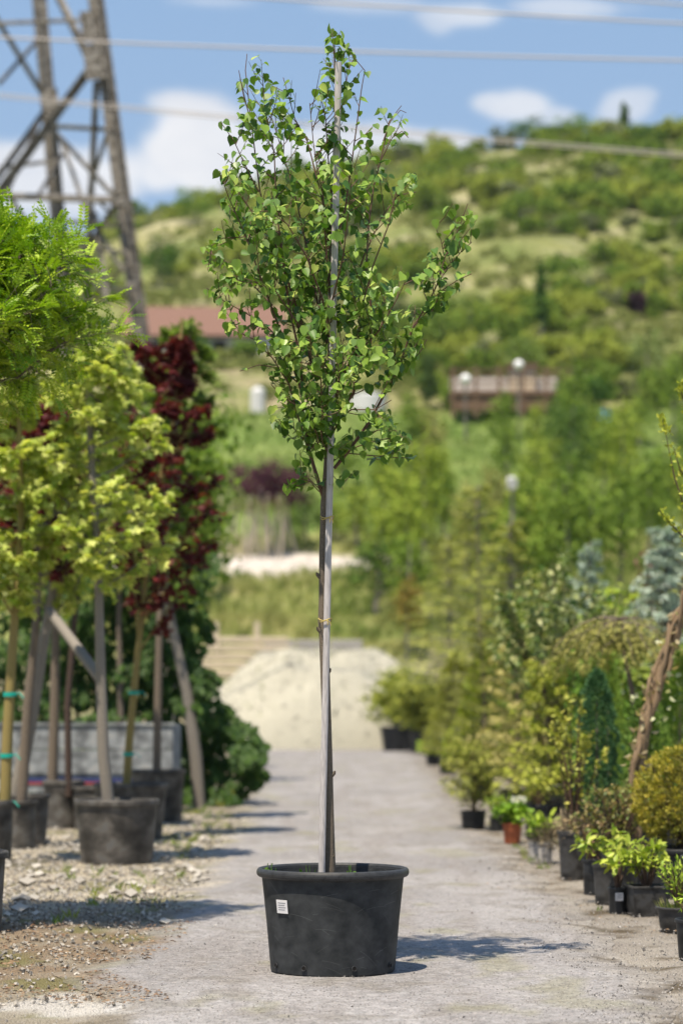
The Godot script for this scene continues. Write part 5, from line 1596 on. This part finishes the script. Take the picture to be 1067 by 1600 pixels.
	for j in 4:
		var lm := MB.new()
		lm.leaf(Vector3.ZERO, Vector3.UP, Vector3.BACK, 1.0, [0.98, 0.88, 1.04, 0.92][j], Color.WHITE, HEART, [0.22, 0.4, 0.1, 0.5][j], [0.12, 0.25, 0.3, 0.05][j], 0.09)
		shapes.append(lm.mesh())
	for j in 5:
		var g := dark.lerp(light, j / 4.0)
		var lm2 := mat("tree_leaf_%d" % j, g.r, g.g, g.b, 0.42, 0.5)
		lm2.backlight_enabled = true; lm2.backlight = Color(0.78, 0.85, 0.45)
		mats.append(lm2)
	var rest := MB.new(); var stalks := MB.new()
	var single := 0
	for j in leaves.size():
		var q: Array = leaves[j]
		var tone := pow(rng.randf(), 1.3)
		stalks.tube([q[4], q[0]], [0.0011, 0.0009], 3, Color.WHITE, false)
		if single < 300 and j % 2 == 0:
			single += 1
			var e := MeshInstance3D.new()
			e.name = "leaf"
			e.mesh = shapes[rng.randi() % 4]
			e.material_override = mats[clampi(int(tone * 5.0), 0, 4)]
			var s: Vector3 = q[1].cross(q[2]).normalized()
			var u: Vector3 = s.cross(q[1]).normalized()
			e.transform = Transform3D(Basis(s, q[1], u).scaled(Vector3.ONE * q[3]), q[0])
			e.transform.basis = Basis(s * q[3], q[1] * q[3], u * q[3])
			o.add_child(e, true)
		else:
			rest.leaf(q[0], q[1], q[2], q[3], q[3] * rnd(0.86, 1.05), mixed(dark, light, tone), HEART, rnd(0.08, 0.5), rnd(0.02, 0.35), 0.09)
	part("leaf_stalks", stalks, M["green_stalk"], o, "stuff")
	part("crown", rest, M["leaf"], o, "stuff")

func grow(tw: MB, leaves: Array, pts: Array, length: float, from: float, poly: PackedVector2Array, base: Vector3, level: int):
	var steps := int(length * (1.0 - from) / (0.019 if level < 3 else 0.0275))
	for j in steps:
		var u := from + (1.0 - from) * (j + rng.randf()) / steps
		var p := on_curve(pts, u)
		var d := (on_curve(pts, u + 0.06) - on_curve(pts, u - 0.06)).normalized()
		var side := (rvec() - d * 0.2).normalized()
		side = (side - d * side.dot(d)).normalized()
		if level >= 2 and rng.randf() < (0.48 if level == 3 else 0.32):
			var tl := rnd(0.07, 0.2) * (1.2 if level == 3 else 0.9)
			var e := p + (d * 0.55 + side * 0.8 + Vector3.UP * 0.25).normalized() * tl
			var mid := p.lerp(e, 0.5) + Vector3.DOWN * 0.01
			if not inside(e + base, poly): continue
			tw.tube([p, mid, e], [0.0022, 0.0017, 0.001], 4, Color.WHITE, false)
			var nl := int(tl / 0.024) + 2
			for k in nl:
				add_leaf(leaves, [p, mid, e], lerpf(0.25, 1.0, (k + 0.5) / nl), (e - p).normalized(), k, poly, base)
		elif rng.randf() < 0.8:
			add_leaf(leaves, pts, u, d, j, poly, base)

func inside(p: Vector3, poly: PackedVector2Array) -> bool:
	# the crown's own outline, at the trunk's depth
	var q := Vector2(533.5 + p.x / TREE_D * F, HY - (p.y - CH) / TREE_D * F)
	return Geometry2D.is_point_in_polygon(q, poly)

func add_leaf(leaves: Array, pts: Array, u: float, d: Vector3, k: int, poly: PackedVector2Array, base: Vector3):
	var p := on_curve(pts, u)
	var s := (d.cross(Vector3.UP) + rvec() * 0.3).normalized() * (1.0 if k % 2 == 0 else -1.0)
	var q := p + (s * 0.8 + d * 0.4 + Vector3.UP * 0.25 + rvec() * 0.4).normalized() * rnd(0.014, 0.03)
	var L := rnd(0.024, 0.047)
	var ld := (s * 0.55 + Vector3.DOWN * rnd(0.1, 0.9) + rvec() * 0.55).normalized()
	if not inside(q + ld * L * 0.6 + base, poly): return
	var up := (Vector3.UP * 0.8 + Vector3(0, 0, 0.25) + s * 0.3 + rvec() * 0.6).normalized()
	if absf(up.dot(ld)) > 0.97: up = (up + Vector3(0.5, 0, 0.5)).normalized()
	# the top of the crown is airier
	if rng.randf() > lerpf(1.0, 0.62, smoothstep(2.9, 3.6, q.y)): return
	leaves.append([q, ld, up, L, p])

# ---------------------------------------------------------------- stones, litter
func build_small_things():
	rng.seed = 9001
	# single pale stones on the yard ground beside the potted trees
	var yard := get_node("yard_ground")
	var shapes := []
	for k in 6:
		var m := MB.new()
		m.stone(Vector3.ZERO, Vector3(1, 0.62, 0.85), Basis.IDENTITY, Color.WHITE, rng)
		shapes.append(m.mesh())
	var mats := []
	for k in 4:
		var g: float = [0.56, 0.48, 0.42, 0.36][k]
		var sm := mat("pale_stone_%d" % k, g, g * 0.94, g * 0.84, 0.92, 0.25)
		dress(sm, M["fine_t"], 5.0, M["fine_t"], 0.6)
		mats.append(sm)
	var n := 0
	while n < 190:
		var d := rnd(12.9, 24.0)
		var x := rnd(-0.145, -0.05) * d
		if x > path_left(d) + 0.12: continue
		if d < 14.2 and rng.randf() < 0.7: continue
		n += 1
		var r := rnd(0.018, 0.05) * (1.5 if rng.randf() < 0.12 else 1.0)
		var e := MeshInstance3D.new()
		e.name = "stone"
		e.mesh = shapes[n % 6]
		e.material_override = mats[rng.randi() % 4]
		e.transform = Transform3D(Basis(Vector3.UP, rnd(0, TAU)).scaled(Vector3(r * rnd(0.8, 1.4), r * rnd(0.6, 1.0), r)), Vector3(x, r * 0.25 + 0.004, -d))
		yard.add_child(e, true)
	# finer chips and pebbles, too many to count
	var chip := MB.new(); chip.stone(Vector3.ZERO, Vector3(1, 0.6, 0.8), Basis.IDENTITY, Color.WHITE, rng)
	var where := []; var tint := []
	for k in 12000:
		var d := 9.3 * pow(3.1, pow(rng.randf(), 0.7))
		if d < 12.9 and rng.randf() < 0.6: continue
		var x := rnd(-0.15, -0.03) * d
		if x > path_left(d) + 0.1: continue
		var r := rnd(0.005, 0.018)
		where.append(Transform3D(Basis(rvec(), rnd(0, TAU)).scaled(Vector3(r, r, r)), Vector3(x, 0.006, -d)))
		var g := rnd(0.2, 0.55); tint.append(Color(g, g * 0.93, g * 0.82))
	stuff("stone_chips", "pale limestone chips strewn under the potted trees", "gravel", chip.mesh(), M["stone"], where, tint)
	where = []; tint = []
	for k in 22000:
		var d := 8.6 * pow(3.2, pow(rng.randf(), 1.15))
		var x := rnd(-0.15, 0.15) * d
		var side := x > path_right(d) - 0.35
		if x < path_left(d) - 0.3: continue
		if not side and rng.randf() < 0.35: continue
		var r := rnd(0.0012, 0.0036) * (2.4 if rng.randf() < 0.02 else 1.0) * (1.7 if side else 1.0)
		where.append(Transform3D(Basis(rvec(), rnd(0, TAU)).scaled(Vector3(r, r, r)), Vector3(x, 0.016, -d)))
		var g := rng.randf() * 0.5 + 0.12; tint.append(Color(g, g * 0.95, g * 0.9))
	stuff("path_grit", "small loose grit and pebbles on the grey path", "gravel", chip.mesh(), M["stone"], where, tint)
	# brown leaf litter and a few moss tufts
	var lf := MB.new(); lf.blade(Vector3.ZERO, Vector3.RIGHT, Vector3.UP, 1.0, 0.55, Color.WHITE, 0.5)
	where = []; tint = []
	for k in 5200:
		var d := 9.2 * pow(2.0, rng.randf())
		var x := rnd(-0.15, -0.06) * d
		var edge := path_left(d) + 0.25
		if x > edge: continue
		if rng.randf() < smoothstep(12.5, 14.5, d) * 0.8: continue
		if patchy.get_noise_2d(x * 3.0, d * 3.0 + 700) < -0.05: continue
		var r := rnd(0.010, 0.030)
		where.append(Transform3D(Basis(Vector3.UP, rnd(0, TAU)) * Basis(Vector3.RIGHT, rnd(-0.4, 0.4)).scaled(Vector3(r, r, r)), Vector3(x, 0.016, -d)))
		tint.append(mixed(Color(0.12, 0.065, 0.035), Color(0.29, 0.20, 0.12)))
	for k in 700:
		var d := rnd(12.0, 24.0)
		var x := path_right(d) + rng.randfn(0.15, 0.3)
		var r := rnd(0.008, 0.024)
		where.append(Transform3D(Basis(Vector3.UP, rnd(0, TAU)) * Basis(Vector3.RIGHT, rnd(-0.4, 0.4)).scaled(Vector3(r, r, r)), Vector3(x, 0.018, -d)))
		tint.append(mixed(Color(0.12, 0.065, 0.035), Color(0.29, 0.20, 0.12)))
	stuff("leaf_litter", "brown dry leaf litter along the path edges", "leaf litter", lf.mesh(), M["plain"], where, tint)
	var tuft := MB.new()
	for k in 14:
		var a := rnd(0, TAU)
		tuft.blade(Vector3(rnd(-0.03, 0.03), 0, rnd(-0.03, 0.03)), Vector3(cos(a) * 0.7, 1, sin(a) * 0.7).normalized(), rvec(), rnd(0.03, 0.09), 0.008, Color.WHITE)
	where = []; tint = []
	for k in 230:
		var d := 12.8 + 14.0 * pow(rng.randf(), 0.8)
		var x := path_left(d) - 0.05 - absf(rng.randfn(0, 0.35)) if rng.randf() < 0.75 else path_right(d) + absf(rng.randfn(0, 0.25))
		if patchy.get_noise_2d(x * 2.0 + 9, d * 2.0 + 900) < 0.02: continue
		var r := rnd(0.5, 1.2)
		where.append(Transform3D(Basis(Vector3.UP, rnd(0, TAU)).scaled(Vector3(r, r, r)), Vector3(x, 0.003, -d)))
		tint.append(mixed(Color(0.11, 0.18, 0.03), Color(0.30, 0.32, 0.08)))
	for k in 90:
		where.append(Transform3D(Basis(Vector3.UP, rnd(0, TAU)).scaled(Vector3.ONE * rnd(1.2, 2.2)), on_ground(rnd(318, 380), rnd(1236, 1262))))
		tint.append(mixed(Color(0.14, 0.22, 0.03), Color(0.38, 0.36, 0.10)))
	stuff("grass_tufts", "small grass and weed tufts along the path edges", "grass", tuft.mesh(), M["far_leaf"], where, tint)
